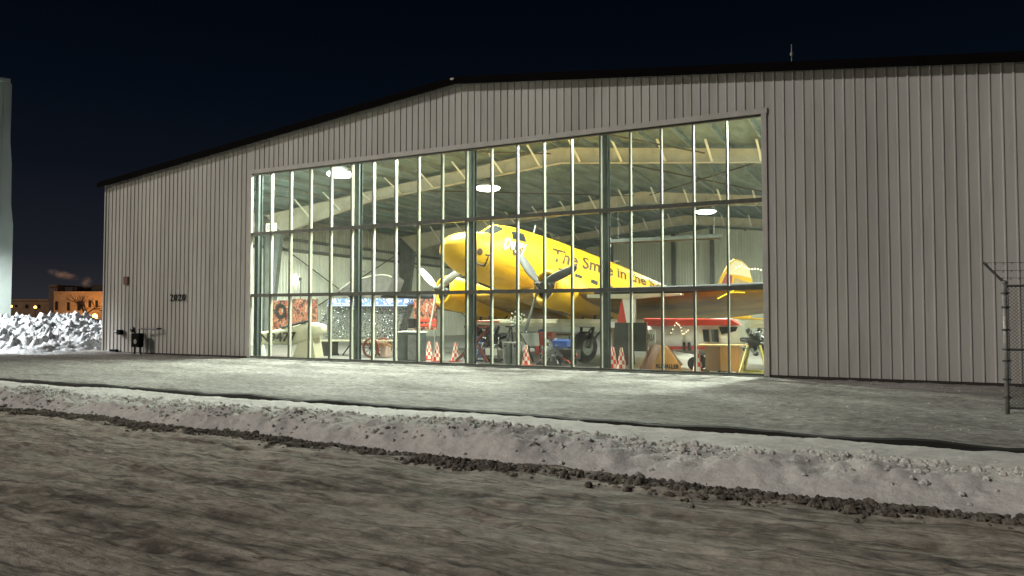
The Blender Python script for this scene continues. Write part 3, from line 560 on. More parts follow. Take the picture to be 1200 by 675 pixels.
# wings
def airfoil(c,th,n=14):
    up=[];lo=[]
    for i in range(n+1):
        x=.5*(1-math.cos(PI*i/n)); y=5*th*(.2969*math.sqrt(x)-.126*x-.3516*x*x+.2843*x**3-.1036*x**4)
        up.append((x,y+.02*math.sin(PI*x))); lo.append((x,-y*.75+.02*math.sin(PI*x)))
    return [(x*c,y*c) for x,y in up[::-1]+lo[1:-1]]
WS=[(0,3.55,4.7,-1.32,.155),(1.2,3.55,4.65,-1.34,.155),(4.3,3.55,4.6,-1.40,.15),(5.5,3.9,4.15,-1.31,.145),(9.3,4.95,3.0,-.98,.13),(12.8,5.9,1.95,-.68,.12),(13.9,6.35,1.35,-.58,.10),(14.4,6.85,.6,-.54,.08)]
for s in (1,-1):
    MB().loft([[A(le+x,v*s,w+y-.055*x) for x,y in airfoil(c,th)] for v,le,c,w,th in WS]).build('wing',mat('shaded_amber_paint',(.33,.19,.012),.5,spec=.3,n_scale=1.1,n_amt=.45,dark=(.12,.07,.012),stretch=(1,.4,1)),plane,world=False,smooth=True)  # darker amber: shade under the wing is put into the paint colour
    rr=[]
    for v,le,c,w,th in WS[2:]:
        af=[p for p in airfoil(c*1.0,th,28) if p[0]<.075*c]; af=[(x-.008,y*1.03) for x,y in af]
        rr.append([A(le+x,v*s,w+y-.055*x) for x,y in af[:7]+af[-7:]])
    n=min(len(r) for r in rr); rr=[r[:n] for r in rr]
    MB().loft(rr,False,False).build('deicing_boot',BLK,plane,world=False,smooth=True)
    # nacelle & cowling (open front)
    vc,wc=2.95*s,-1.40
    M=lambda u:A(u,vc,wc)
    ax=(A(1,0,0)-A(0,0,0)).normalized(); Mn=Matrix.Translation(A(0,vc,wc))@ax.to_track_quat('Z','Y').to_matrix().to_4x4()
    n=MB().lathe([(.44,2.62),(.46,2.52),(.50,2.46),(.56,2.45),(.63,2.52),(.69,2.68),(.71,2.95),(.70,3.35),(.64,3.6),(.66,3.62),(.68,4.2),(.62,5.0),(.48,6.0),(.28,7.2),(.05,8.3)],Mn,32)
    nac=n.build('nacelle',YEL,plane,world=False,smooth=True)
    n=MB().lathe([(.44,2.62),(.45,3.1),(.02,3.12)],Mn,28); n.build('cowling_inside',BLKP,nac,world=False)
    eg=MB().lathe([(.0,2.58),(.14,2.6),(.17,2.75),(.17,3.1)],Mn,16)
    for k in range(9):
        a=2*PI*k/9; eg.tube([Mn@Vector((.12*math.cos(a),.12*math.sin(a),2.92)),Mn@Vector((.42*math.cos(a),.42*math.sin(a),2.92))],.085,8)
    eg.build('radial_engine',GREYM,nac,world=False)
    pr=MB().lathe([(.0,2.02),(.06,2.04),(.09,2.12),(.11,2.3),(.13,2.6)],Mn,14); hub=pr.build('propeller_hub',PROPM,plane,world=False,smooth=True)
    # blade angles measured in the disc plane, 0 = up, towards port positive
    ang0={1:R(-48),-1:R(62)}[s]
    for k in range(3):
        a=ang0+2*PI*k/3
        rd=A(0,math.sin(a),math.cos(a))-A(0,0,0); rd.normalize(); tg=ax.cross(rd).normalized(); c0=A(2.2,vc,wc); rings=[]
        for r,cw,tw,tk in ((.06,.05,50,.05),(.2,.07,48,.05),(.4,.12,42,.045),(.75,.155,33,.035),(1.15,.15,26,.025),(1.5,.13,21,.018),(1.68,.09,18,.012),(1.75,.03,17,.006)):
            t_=R(90-tw); ch=(tg*math.sin(t_)+ax*math.cos(t_)); nn=rd.cross(ch).normalized(); c=c0+rd*r
            rings.append([c+ch*cw*math.cos(q)+nn*tk*math.sin(q) for q in [2*PI*j/10 for j in range(10)]])
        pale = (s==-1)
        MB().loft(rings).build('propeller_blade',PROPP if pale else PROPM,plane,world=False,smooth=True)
    # landing gear
    wu=4.95
    base=A(wu,vc,wc); wl=Vector((base.x-.35,base.y,.57))
    w=MB(); Mw=Matrix.Translation(wl)@Matrix.Rotation(R(90),4,'X')
    w.lathe([(.30,-.17),(.42,-.20),(.52,-.17),(.57,-.09),(.57,.09),(.52,.17),(.42,.20),(.30,.17)],Mw,32); wh=w.build('wheel',BLK,plane,world=False,smooth=True)
    MB().lathe([(0,-.14),(.12,-.16),(.30,-.15),(.31,.15),(.12,.16),(0,.14)],Mw,24).build('rim',GREYM,wh,world=False)
    g=MB()
    for d in (-.26,.26):
        g.tube([wl+Vector((0,d,0)),Vector((base.x-.05,base.y+d*1.2,base.z-.35))],.055,8); g.tube([wl+Vector((0,d,.1)),Vector((base.x+1.0,base.y+d*1.1,base.z-.5))],.035,8)
    g.tube([wl+Vector((0,-.28,0)),wl+Vector((0,.28,0))],.05,8); g.tube([wl+Vector((.02,-.26,.75)),wl+Vector((.02,.26,.75))],.04,8)
    g.build('landing_gear_strut',BLKP,plane,world=False)
    MB().add([A(wu-.7,vc-.42*1,wc-.66),A(wu+.9,vc-.42,wc-.5),A(wu+.9,vc-.46,wc-.85),A(wu-.6,vc-.46,wc-1.0)],[(0,1,2,3)]).build('gear_door',YEL,plane,world=False)
# tail
finp=[(14.9,1.02),(16.2,1.35),(16.9,2.2),(17.35,3.2),(17.7,3.85),(18.1,4.15),(18.7,4.22),(19.3,4.05),(19.75,3.4),(19.95,2.4),(19.9,1.4),(19.5,.7),(18.0,.5)]
MB().prism([A(u,.07,w) for u,w in finp],A(0,-.14,0)-A(0,0,0)).build('fin',YEL,plane,world=False,bevel=.03)
patchp=[(17.42,3.12),(17.75,3.78),(18.12,4.08),(18.7,4.15),(19.27,3.98),(19.6,3.5),(18.6,3.35)]
MB().prism([A(u,.085,w) for u,w in patchp],A(0,-.17,0)-A(0,0,0)).build('fin_cap',YELT,plane,world=False)
MB().prism([A(u,.09,w) for u,w in [(17.1,2.35),(17.45,3.1),(17.95,3.15),(17.95,2.35)]],A(0,-.18,0)-A(0,0,0)).build('fin_maroon_panel',MAROON,plane,world=False)
MB().prism([A(u,.09,w) for u,w in [(18.15,2.35),(18.15,3.1),(19.6,3.2),(19.6,2.35)]],A(0,-.18,0)-A(0,0,0)).build('fin_tan_panel',mat('tan_paint',(.38,.25,.10),.5,n_scale=3,n_amt=.2),plane,world=False)
for s in (1,-1):
    MB().loft([[A(le+x,v*s,.62+y) for x,y in airfoil(c,.10)] for v,le,c in ((.1,16.9,2.4),(2.6,17.4,1.75),(3.7,17.8,1.1),(4.0,18.2,.4))]).build('tailplane',YEL,plane,world=False,smooth=True)
tl=A(17.6,0,0); w=MB().lathe([(.12,-.09),(.24,-.08),(.26,0),(.24,.08),(.12,.09)],Matrix.Translation((tl.x,0,.26))@Matrix.Rotation(R(90),4,'X'),20,True); w.build('tail_wheel',BLK,plane,world=False)
MB().tube([(tl.x,0,.26),(tl.x-.15,0,tl.z)],.05,8).build('tail_strut',GREYM,plane,world=False)

# ---------------------------------------------------------------- interior things
def item_root(name,label,cat,px,Y,**k): return thing(name,label,cat,(xat(px,Y),Y,.02),**k)
# N9477 little aircraft
Y=1.5; x0,x1=xat(299,Y),xat(374,Y)
t=thing('small_aircraft','cream homebuilt aircraft fuselage marked N9477 on white stands','small aircraft',((x0+x1)/2,Y,.02))
secs=[(x0,.52,.98,.10),(x0+.6,.50,1.05,.17),(x0+1.5,.50,1.16,.28),(x0+2.4,.54,1.30,.34),(x0+2.9,.60,1.42,.34),(x0+3.3,.78,1.44,.30),(x1+.25,1.0,1.35,.18)]
fu=MB().loft([[Vector((x,Y+hw*math.copysign(abs(math.cos(q))**.5,math.cos(q)),(a+b)/2+(b-a)/2*math.copysign(abs(math.sin(q))**.5,math.sin(q)))) for q in [2*PI*k/24 for k in range(24)]] for x,a,b,hw in secs]).build('fuselage',CREAM,t,smooth=True)
MB().prism([(x0-.02,Y-.04,.98),(x0+.32,Y-.04,1.02),(x0+.2,Y-.04,1.78),(x0+.03,Y-.04,1.80)],(0,.08,0)).build('fin',CREAM,t,bevel=.015)
MB().tube([(x0+1.7,Y-.2,1.22),(x0+2.6,Y-.3,1.38),(x0+3.2,Y-.25,1.48)],.05,8).build('cockpit_rim',BLKP,t)
MB().prism([(x0+.05,Y-.15,.02),(x0+.55,Y-.15,.02),(x0+.35,Y-.15,.55),(x0+.2,Y-.15,.55)],(0,.3,0)).build('stand',WHT,t)
MB().prism([(x1-1.15,Y-.25,.02),(x1+.05,Y-.25,.02),(x1-.15,Y-.25,.9),(x1-.85,Y-.25,.7)],(0,.5,0)).build('stand',CREAM,t)
flat_text('N9477',.5,(x0+.66,Y-.37,.62),(1,0,.04),(0,0,1),BLKP,t,'registration',fit=2.0,bold=.014)
# red poster wall
Y=9
for a,b,ya,yb,nm,lb in ((318,342,352,388,'red_banner','orange red banner with a round black emblem behind the cream fuselage'),(343,372,350,388,'red_banner','red and cream printed banner right of the round emblem')):
    p,q=P(a,yb,Y),P(b,ya,Y); t=thing(nm,lb,'banner',((p.x+q.x)/2,Y,.02),group='printed banners at the left wall')
    MB().bb(p.x,q.x,Y-.02,Y+.02,p.z,q.z).build('print',POST,t); MB().tube([(p.x,Y+.04,.02),(p.x,Y+.04,q.z)],.025,6).tube([(q.x,Y+.04,.02),(q.x,Y+.04,q.z)],.025,6).tube([(p.x,Y+.04,q.z),(q.x,Y+.04,q.z)],.025,6).build('frame',GREYM,t)
    if a==318:
        c=P(329,365,Y-.05); MB().lathe([(.22,0),(.42,0),(.42,.01),(.22,.01)],Matrix.Translation(c)@Matrix.Rotation(R(90),4,'X'),24).build('emblem',BLKP,t)
Y=6; p,q=P(485,386,Y),P(512,350,Y)
t=thing('poster_board','red and cream poster board left of the airliner engine','poster board',((p.x+q.x)/2,Y,.02))
MB().bb(p.x,q.x,Y-.03,Y+.03,p.z,q.z).build('print',POST,t)
for z in (.25,.6): MB().bb(p.x,q.x,Y-.05,Y-.03,p.z+z*.6,p.z+z*.6+.10).build('red_stripe',RED,t)
MB().tube([(p.x+.1,Y,.02),(p.x+.1,Y,q.z)],.03,6).tube([(q.x-.1,Y,.02),(q.x-.1,Y,q.z)],.03,6).build('leg',GREYM,t)
# sequin display
Y=3.2; lo,hi=398,350
t=thing('display_booth','black sequinned display with a lit blue and white header','display stand',(xat(422,Y),Y,.02))
q=[P(366,398,Y),P(464,398,Y),P(477,357,Y),P(384,357,Y)]; MB().prism(q,(0,.5,0)).build('sequin_panel',SEQ,t)
q=[P(384,356.6,Y-.03),P(477,356.6,Y-.03),P(479,350,Y-.03),P(385,350,Y-.03)]; MB().prism(q,(0,.4,0)).build('header',HEADP,t)
MB().bar(P(384,358,Y-.05),P(477,358,Y-.05),.05,.05).build('light_bar',HEADLIT,t)
MB().bar(P(366,399,Y-.05),P(464,399,Y-.05),.6,.05).build('table_top',CREAM,t)
for a in (369,462): MB().bar(P(a,399,Y),(xat(a,Y),Y,.02),.07,.07).build('leg',BLKP,t)
for a,b in ((386,398),(414,398)): MB().bar(P(a,399,Y),(xat(b if a<400 else 402,Y),Y,.02),.04,.04).build('leg',BLKP,t)
MB().bar(P(398,399,Y),(xat(386,Y),Y,.02),.04,.04).build('leg',BLKP,t)
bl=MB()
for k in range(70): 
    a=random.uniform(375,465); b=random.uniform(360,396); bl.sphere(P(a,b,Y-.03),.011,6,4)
o=bl.build('sequin_sparkle',GLINTW,t); o['kind']='stuff'  # glowing beads added as painted glints on the sequins
# black crate under display
Y=2.6; tag(MB().bb(xat(366,Y),xat(386,Y),Y,Y+.6,.02,.62).build('equipment_case',BLKP,None,bevel=.02),'black equipment case under the left end of the sequinned display','case')
# old cart with spoked wheels
Y=2.3; c=P(435,409,Y)
t=thing('hand_cart','brown antique cart with spoked wheel below the sequinned display','cart',(c.x,Y,.02))
for dy,dx in ((0,0),(.7,.1)):
    cc=Vector((c.x+dx,Y+dy,.42)); M=Matrix.Translation(cc)@Matrix.Rotation(R(90),4,'X')
    wh=MB().lathe([(.33,-.04),(.40,-.04),(.40,.04),(.33,.04),(.33,-.04)],M,28).build('wheel',DRED,t)
    sp_=MB()
    for k in range(10): a=2*PI*k/10; sp_.tube([cc,cc+Vector((.36*math.cos(a),0,.36*math.sin(a)))],.015,5)
    sp_.tube([cc-Vector((0,.07,0)),cc+Vector((0,.07,0))],.06,10).build('spokes',BLKP,wh)
MB().bb(c.x-.7,c.x+.55,Y+.1,Y+.6,.5,.62).bar((c.x+.5,Y+.35,.56),(c.x+1.3,Y+.35,.3),.06).build('bed',WOODB,t)
MB().bb(c.x+.35,c.x+.62,Y+.15,Y+.5,.05,.5).build('engine_block',mat('pale_pink_iron',(.5,.35,.28),.5,n_scale=6,n_amt=.4),t)
# cabinet
Y=1.0; a,b=xat(466,Y),xat(489,Y); h=hat(478,390,Y)
t=thing('cabinet','teal grey metal cabinet with pale top, left of the checkered cones','cabinet',((a+b)/2,Y+.3,.02))
MB().bb(a,b,Y,Y+.6,.02,h).build('body',CAB,t,bevel=.015); MB().bb(a-.05,b+.05,Y-.04,Y+.66,h+.002,h+.05).build('top',WHT,t)
for k in (0,1): MB().bb(a+.04+k*(b-a)/2,a+(k+1)*(b-a)/2-.04,Y-.02,Y-.002,.1,h-.08).build('door',CAB if k==0 else GREYM,t,bevel=.01)
Y=2.2; tag(MB().bb(xat(478,Y+.6),xat(486,Y+.6),Y+.6,Y+.9,hat(480,385,Y),hat(480,373,Y)).build('speaker',BLKP,None,bevel=.02),'small black box speaker above the teal grey cabinet','speaker')
a=xat(482,Y); MBs=MB().tube([(a,Y+.75,.02),(a,Y+.75,hat(480,385,Y))],.03,8).bb(a-.2,a+.2,Y+.55,Y+.95,.02,.05); tag(MBs.build('speaker_pole',BLKP),'thin black pole on a square base carrying the small speaker','stand')
# cones
def cone():
    t=thing('traffic_cone','x','cone',group='red and white checkered cones')
    mb=MB(); n=16; rows=5; uv=[]
    for j in range(rows+1):
        z=.04+.66*j/rows; r=.155-.115*j/rows
        for k in range(n+1): mb.v.append((r*math.cos(2*PI*k/n),r*math.sin(2*PI*k/n),z)); uv.append((k/n*8.0,j*1.0))
    for j in range(rows):
        for k in range(n): a=j*(n+1)+k; mb.f.append((a,a+1,a+n+2,a+n+1))
    mb.uv=uv; mb.build('cone_body',CHK,t,world=False); MB().bb(-.19,.19,-.19,.19,0,.04).build('base',RED,t,world=False,bevel=.01); return t
c0=cone()
cs=[(503,2.4,'leftmost checkered cone, right of the teal grey cabinet'),(512,1.7,'checkered cone just right of the leftmost cone'),(534,2.0,'checkered cone beside the thick window column left of the red jack stand'),(616.5,1.3,'lone checkered cone between the grey bins and the blue engine'),(711,.9,'tall looking checkered cone hard against the third window column'),(718,1.0,'middle checkered cone of three in front of the dark green board'),(728,.85,'rightmost cone of the three in front of the dark green board'),(817,1.0,'checkered cone between the plywood wedge and the wooden desk')]
for i,(px,Y,lb) in enumerate(cs):
    o=c0 if i==0 else copy_tree(c0); o.location=(xat(px,Y),Y,.02); o.rotation_euler=(0,0,random.random()); o['label']=lb
# red jack stand
Y=1.7; 
t=item_root('jack_stand','dark red steel jack stand with crossed legs under the white wing','jack stand',557,Y)
for q in (((547,381),(571,427)),((575,383),(535,426)),((560,383),(548,427)),((545,383),(572,383))):
    a,b=P(*q[0],Y),P(*q[1],Y); a.z=max(a.z,.08); b.z=max(b.z,.06); MB().bar(a,b,.11,.09).build('leg' if q[0][1]!=q[1][1] else 'cross_bar',DRED,t)
MB().sphere(P(549,418,Y-.1),.2,12,8,(1,.5,.8)).build('counterweight',BLKP,t)
# black engine on stand
def engine(name,label,px,Y,zc,r,m1,stand,extra=None,w=1.0):
    t=item_root(name,label,'engine',px,Y); c=Vector((xat(px,Y),Y,zc))
    MB().lathe([(0,-.25),(r*.35,-.25),(r*.4,.2),(0,.25)],Matrix.Translation(c)@Matrix.Rotation(R(90),4,'X'),16).build('crankcase',m1,t,smooth=False)
    for k in range(7):
        a=2*PI*k/7+.3; d=Vector((math.cos(a),0,math.sin(a)))
        cy=MB()
        for j in range(5): cy.tube([c+d*(r*(.38+.12*j)),c+d*(r*(.38+.12*j)+.03)],r*.2,10)
        cy.tube([c+d*r*.3,c+d*r],r*.13,8); cy.tube([c+d*r*.95+Vector((.05,-.12,0)),c+d*r*.4+Vector((.05,-.2,0))],.02,5)
        cy.build('cylinder',m1,t)
    pp=MB()
    for k in range(6):
        a=random.random()*6.28; b=a+random.uniform(.6,1.6)
        pp.tube([c+Vector((r*.5*math.cos(a),-.28,r*.5*math.sin(a))),c+Vector((r*.8*math.cos((a+b)/2),-.34,r*.8*math.sin((a+b)/2))),c+Vector((r*.6*math.cos(b),-.2,r*.6*math.sin(b)))],.025,6)
    pp.build('pipes',GREYM,t)
    s=MB(); 
    for sx in (-1,1):
        for sy in (-1,1): s.bar((c.x+sx*r*.4,Y+sy*.2,zc-.1),(c.x+sx*r*.9,Y+sy*.45,.06),.05)
    s.bar((c.x-r,Y-.45,.08),(c.x+r,Y-.45,.08),.07); s.bar((c.x-r,Y+.45,.08),(c.x+r,Y+.45,.08),.07); s.build('stand',stand,t); return t
e=engine('aircraft_engine','black piston engine on a low stand right of the red jack stand',578,2.4,.85,.55,BLKP,BLKP)
p=P(575.5,412,1.8); MB().bb(p.x-.22,p.x+.22,1.78,1.82,p.z-.13,p.z+.12).build('white_placard',WHT,e)
engine('aircraft_engine','grey engine with blue parts left of the big black tyre',648,1.9,.55,.42,GREYM,BLKP)
Y=1.9; t=tag(MB().bb(xat(651,Y),xat(668,Y),Y-.3,Y+.2,hat(658,407,Y),hat(658,398,Y)).build('blue_engine_block',BLUE,None,bevel=.03),'blue box standing on the grey engine beside the black tyre','engine part')
t=engine('aircraft_engine','black radial engine on a yellow stand at the far right window edge',884,.95,.98,.42,BLKP,mat('yellow_stand',(.5,.42,.08),.5,n_scale=5,n_amt=.3))
# grey bins
for i,(px,lb) in enumerate(((595,'left one of two grey bins under the white wing'),(606,'right one of two grey bins under the white wing'))):
    Y=1.3; x=xat(px,Y); 
    if i==0:
        t=thing('bin',lb,'bin',(x,Y,.02),group='grey bins'); MB().lathe([(.15,0),(.185,.72),(.195,.72),(.195,.78),(.12,.80),(0,.80)],Matrix.Identity(4),20).build('bin_body',GREYM,t,world=False,smooth=False); b0=t
        MB().bb(-.03,.03,-.22,-.19,.62,.70).build('handle',BLKP,t,world=False)
    else:
        t=copy_tree(b0); t.location=(x,Y,.02); t['label']=lb
Y=2.6; t=item_root('metal_panel_rack','tilted pale grey metal panel on a rack behind the two bins','panel',622,Y)
MB().prism([P(610,390,Y),P(631,390,Y),P(632,405,Y),P(618,405,Y)],(0,.04,0)).build('panel',mat('pale_grey_sheet',(.42,.45,.41),.4,n_scale=3,n_amt=.15),t)
MB().bar(P(611,389,Y+.1),(xat(624,Y),Y+.1,.02),.05).bar(P(631,389,Y+.1),(xat(633,Y),Y+.1,.02),.05).build('frame',BLKP,t)
Y=7.5; t=item_root('workbench','grey workbench with vice far behind the blue box, under the wing','workbench',640,Y)
a,b=xat(618,Y),xat(668,Y); MB().bb(a,b,Y,Y+.8,.86,.93).build('top',WOODB,t)
for x in (a+.05,(a+b)/2,b-.05):
    MB().bb(x-.03,x+.03,Y+.03,Y+.09,.02,.86).bb(x-.03,x+.03,Y+.7,Y+.76,.02,.86).build('leg',BEAMD,t)
MB().bb(a,b,Y+.05,Y+.75,.3,.34).build('shelf',BEAMD,t); MB().bb(a+.6,a+.75,Y+.05,Y+.3,.935,1.12).bb(a+.52,a+.83,Y,Y+.06,1.0,1.1).build('vice',BLUE,t)
Y=5.6; t=item_root('tool_chest','red tool chest standing between the blue box and the two bins','tool chest',637,Y)
c=xat(637,Y); MB().bb(c-.35,c+.35,Y,Y+.5,.12,1.05).build('body',RED,t,bevel=.015)
for k in range(5): MB().bb(c-.32,c+.32,Y-.02,Y-.003,.16+k*.175,.31+k*.175).build('drawer',mat('tool_chest_drawer',(.34,.03,.02),.4,n_scale=3,n_amt=.2),t)
Y=4.6; t=item_root('oil_drum','dark blue oil drum behind the black engine stand','drum',566,Y)
MB().lathe([(0,0),(.29,0),(.29,.28),(.305,.30),(.29,.32),(.29,.56),(.305,.58),(.29,.60),(.29,.87),(.27,.88),(.27,.86),(0,.86)],Matrix.Translation((xat(566,Y),Y,.02)),24).build('drum_shell',mat('drum_blue',(.02,.04,.10),.4,n_scale=3,n_amt=.3),t)
Y=2.2; t=item_root('battery_cart','black battery cart with cables beside the big aircraft tyre','cart',666,Y); c=xat(666,Y)
MB().bb(c-.4,c+.35,Y-.2,Y+.3,.2,.55).build('case',BLKP,t,bevel=.02); MB().tube([(c-.4,Y,.5),(c-.6,Y,.9),(c-.75,Y,1.0)],.02,6).build('handle',GREYM,t)
MB().tube([(c-.2,Y-.2,.5),(c-.1,Y-.35,.3),(c+.2,Y-.3,.1),(c+.4,Y-.2,.35),(c+.2,Y-.1,.58)],.025,6).build('cable',RED,t)
for dx in (-.25,.25): MB().lathe([(0,-.04),(.12,-.04),(.14,0),(.12,.04),(0,.04)],Matrix.Translation((c+dx,Y-.22,.16))@Matrix.Rotation(R(90),4,'X'),16).build('wheel',BLK,t)
Y=7; t=item_root('storage_cabinet','white storage cabinet against the left wall behind the cream fuselage','cabinet',362,Y); c=xat(362,Y)
MB().bb(c-.6,c+.6,Y,Y+.6,.02,1.1).build('body',INWALL,t,bevel=.01)
for k in (0,1): MB().bb(c-.57+k*.58,c-.02+k*.58,Y-.02,Y-.003,.08,1.04).build('door',WHT,t)
# flowers
Y=1.6; c=P(606,375,Y); t=item_root('flower_arrangement','pale green and white flowers on a thin pedestal under the airliner belly','flowers',606,Y)
MB().tube([(c.x,Y,.02),(c.x,Y,c.z-.2)],.03,8).tube([(c.x,Y,c.z-.35),(c.x,Y,c.z-.15)],[.06,.12],10).tube([(c.x,Y,.02),(c.x,Y,.05)],.18,14).build('pedestal',GREYM,t)
lf=MB(); bs=MB()
for k in range(170):
    d=Vector((random.gauss(0,.17),random.gauss(0,.12),random.gauss(0,.13))); p=c+d; a=random.random()*6
    if k%3: lf.add([p,p+Vector((.05*math.cos(a),.02,.05*math.sin(a))),p+Vector((.02,-.01,.06))],[(0,1,2)])
    else: bs.sphere(p,.028,6,4)
lf.build('leaves',LEAF,t); bs.build('blossoms',BLOSS,t)
# long white wing on trestles
Y=2.75; xa,xb=xat(546,Y),xat(901,Y)
t=thing('detached_wing','long cream aircraft wing lying on trestles across the hangar front','wing',((xa+xb)/2,Y+.4,.02))
rings=[]
for f,c,th in ((0,.25,.06),(.04,.7,.14),(.12,1.0,.24),(.3,1.15,.28),(1,1.2,.30)):
    x=xa+(xb-xa)*f; rings.append([Vector((x,Y+q[0],1.46+q[1]*1.0)) for q in [(0,0),(.03,th*.45),(.25*c,th*.5),(c,.02),(.25*c,-th*.5),(.03,-th*.45)]])
MB().loft(rings).build('wing_skin',CREAM,t)
MB().bb(xat(555,Y),xat(585,Y),Y-.02,Y+.01,1.47,1.52).build('red_tip_stripe',RED,t)
for px in (600,745,880):
    x=xat(px,Y); m=MB()
    for s in (-1,1):
        m.bar((x-.3,Y+.5+s*.05,1.3),(x-.35,Y+.5+s*.45,.03),.05)
    m.bar((x-.3,Y+.1,1.31),(x-.3,Y+.95,1.31),.06); m.build('trestle',BLKP,t)
# red and white light aircraft
Y=2.0; xt=xat(742,Y); xn=xat(853,Y)
t=thing('light_aircraft','red and white light aircraft with a tall T tail behind the plywood wedge','light aircraft',((xt+xn)/2,Y,.02))
sec2=[(xt-.6,.85,1.35,.12),(xt+.3,.75,1.42,.22),(xt+1.2,.62,1.5,.4),(xt+2.2,.48,1.62,.5),(xt+3.0,.45,1.66,.52),(xt+3.6,.5,1.6,.5),(xn+.1,.6,1.35,.42),(xn+.5,.75,1.15,.28)]
fu=MB().loft([[Vector((x,Y+hw*math.copysign(abs(math.cos(q))**.6,math.cos(q)),(a+b)/2+(b-a)/2*math.copysign(abs(math.sin(q))**.6,math.sin(q)))) for q in [2*PI*k/24 for k in range(24)]] for x,a,b,hw in sec2]).build('fuselage',WHT,t,smooth=True)
MB().prism([P(756,382,Y-.7),P(868,381,Y-.7),P(857,374,Y-.7),P(754,373,Y-.7)],(0,1.4,0)).build('red_top',RED,t,bevel=.02)
MB().bar(P(770,407.5,Y-.56),P(840,407.5,Y-.56),.03,.10).build('stripe',RED,t)
for px in (801,807): MB().bar(P(px,401,Y-.58),P(px+.6,411,Y-.58),.03,.09).build('registration_mark',BLKP,t)
for a,b in ((824,831),(834,842)): MB().prism([P(a,400,Y-.57),P(b,401,Y-.57),P(b-1,386,Y-.57),P(a-1,386,Y-.57)],(0,.03,0)).build('window',DGLASS,t)
MB().prism([P(845,392,Y-.57),P(862,388,Y-.57),P(864,383,Y-.57),P(842,383,Y-.57)],(0,.03,0)).build('windshield',DGLASS,t)
pp=P(757,404,Y-.6); qq=P(768,387,Y-.6); MB().bb(pp.x,qq.x,Y-.62,Y-.6,pp.z,qq.z).build('text_panel',WHT,t)
flat_text('SPULA',.3,(pp.x+.03,Y-.63,pp.z+.14),(1,0,0),(0,0,1),BLKP,t,'panel_text',fit=(qq.x-pp.x)-.06)
MB().prism([P(722,384,Y),P(742,384,Y),P(740,349,Y),P(728,351,Y)],(0,.10,0)).build('fin',RED,t)
MB().prism([P(735,384,Y-.02),P(744,384,Y-.02),P(744,349,Y-.02),P(729,349,Y-.02)],(0,.14,0)).build('rudder',WHT,t)
MB().prism([P(688,345,Y-.1),P(797,343.5,Y-.1),P(797,345.5,Y-.1),P(740,350,Y-.1),P(688,349,Y-.1)],(0,.8,0)).build('tailplane',CREAM,t)
for x in (xt+2.1,xn-.2):
    for s in (-1,1): MB().lathe([(.06,-.06),(.2,-.07),(.22,0),(.2,.07),(.06,.06)],Matrix.Translation((x,Y+s*.5,.24))@Matrix.Rotation(R(90),4,'X'),16,True).tube([(x,Y+s*.5,.24),(x,Y+s*.3,.6)],.03,6).build('wheel',BLK,t)
# boards
for px0,px1,y0,Y,lb in ((719,736,378,1.35,'tall dark green board behind the three checkered cones'),(739,757,378,1.2,'dark green board with a timber edge left of the plywood wedge')):
    a,b=xat(px0,Y),xat(px1,Y); h=hat(px0,y0,Y); t=thing('display_board',lb,'board',((a+b)/2,Y,.02),group='dark display boards')
    MB().bb(a,b,Y-.02,Y+.02,.6 if px0>730 else .15,h).build('panel',GREEND,t); 
    MB().bb(a-.04,a-.003,Y-.03,Y+.03,.02,h).build('post',WOODB,t); MB().bb(b+.003,b+.04,Y-.03,Y+.03,.02,h).build('post',WOODB if px0>730 else GREYM,t); MB().bb(a-.04,a+.06,Y-.25,Y+.25,0.0,.02).bb(b-.06,b+.04,Y-.25,Y+.25,0.0,.02).build('foot',BLKP,t)
Y=.8; p,q=P(708,384,Y),P(720,377,Y); t=thing('notice_stand','small white notice on a thin pole above the checkered cones','notice',(p.x+.2,Y,.02)); MB().bb(p.x,q.x,Y-.01,Y+.01,p.z,q.z).build('sheet',WHT,t); MB().tube([((p.x+q.x)/2,Y+.03,.02),((p.x+q.x)/2,Y+.03,q.z)],.015,6).build('pole',GREYM,t)
# plywood wedge
Y=.75; t=item_root('plywood_wedge','orange plywood wedge shaped box with dark letters beside the cone','wooden box',776,Y)
fp=[P(763,433.5,Y),P(797,434,Y),P(797,429,Y),P(780,406,Y),P(774,404,Y)]
for v in fp[:2]: v.z=.03
MB().prism(fp,(0,.04,0)).build('front_panel',WOODO,t)
MB().prism([fp[0]+Vector((.02,.045,0)),fp[4]+Vector((.0,.045,0)),fp[4]+Vector((-.45,.5,-.02)),Vector((fp[0].x-.55,Y+.55,.03))],(0.02,.02,0)).build('side_panel',mat('dark_red_wood',(.12,.05,.02),.5,n_scale=5,n_amt=.4,stretch=(1,1,.2)),t)
MB().prism([fp[2]+Vector((0,.045,0)),fp[3]+Vector((0,.045,0)),fp[3]+Vector((-.1,.6,0)),fp[2]+Vector((-.1,.6,0))],(0.02,0,.01)).build('sloping_panel',WOODB,t)
flat_text('RUMALLER',.17,(P(768,430,Y).x,Y-.006,.13),(1,0,0),(0,0,1),BLKP,t,'stencilled_text',fit=.72,bold=.006)
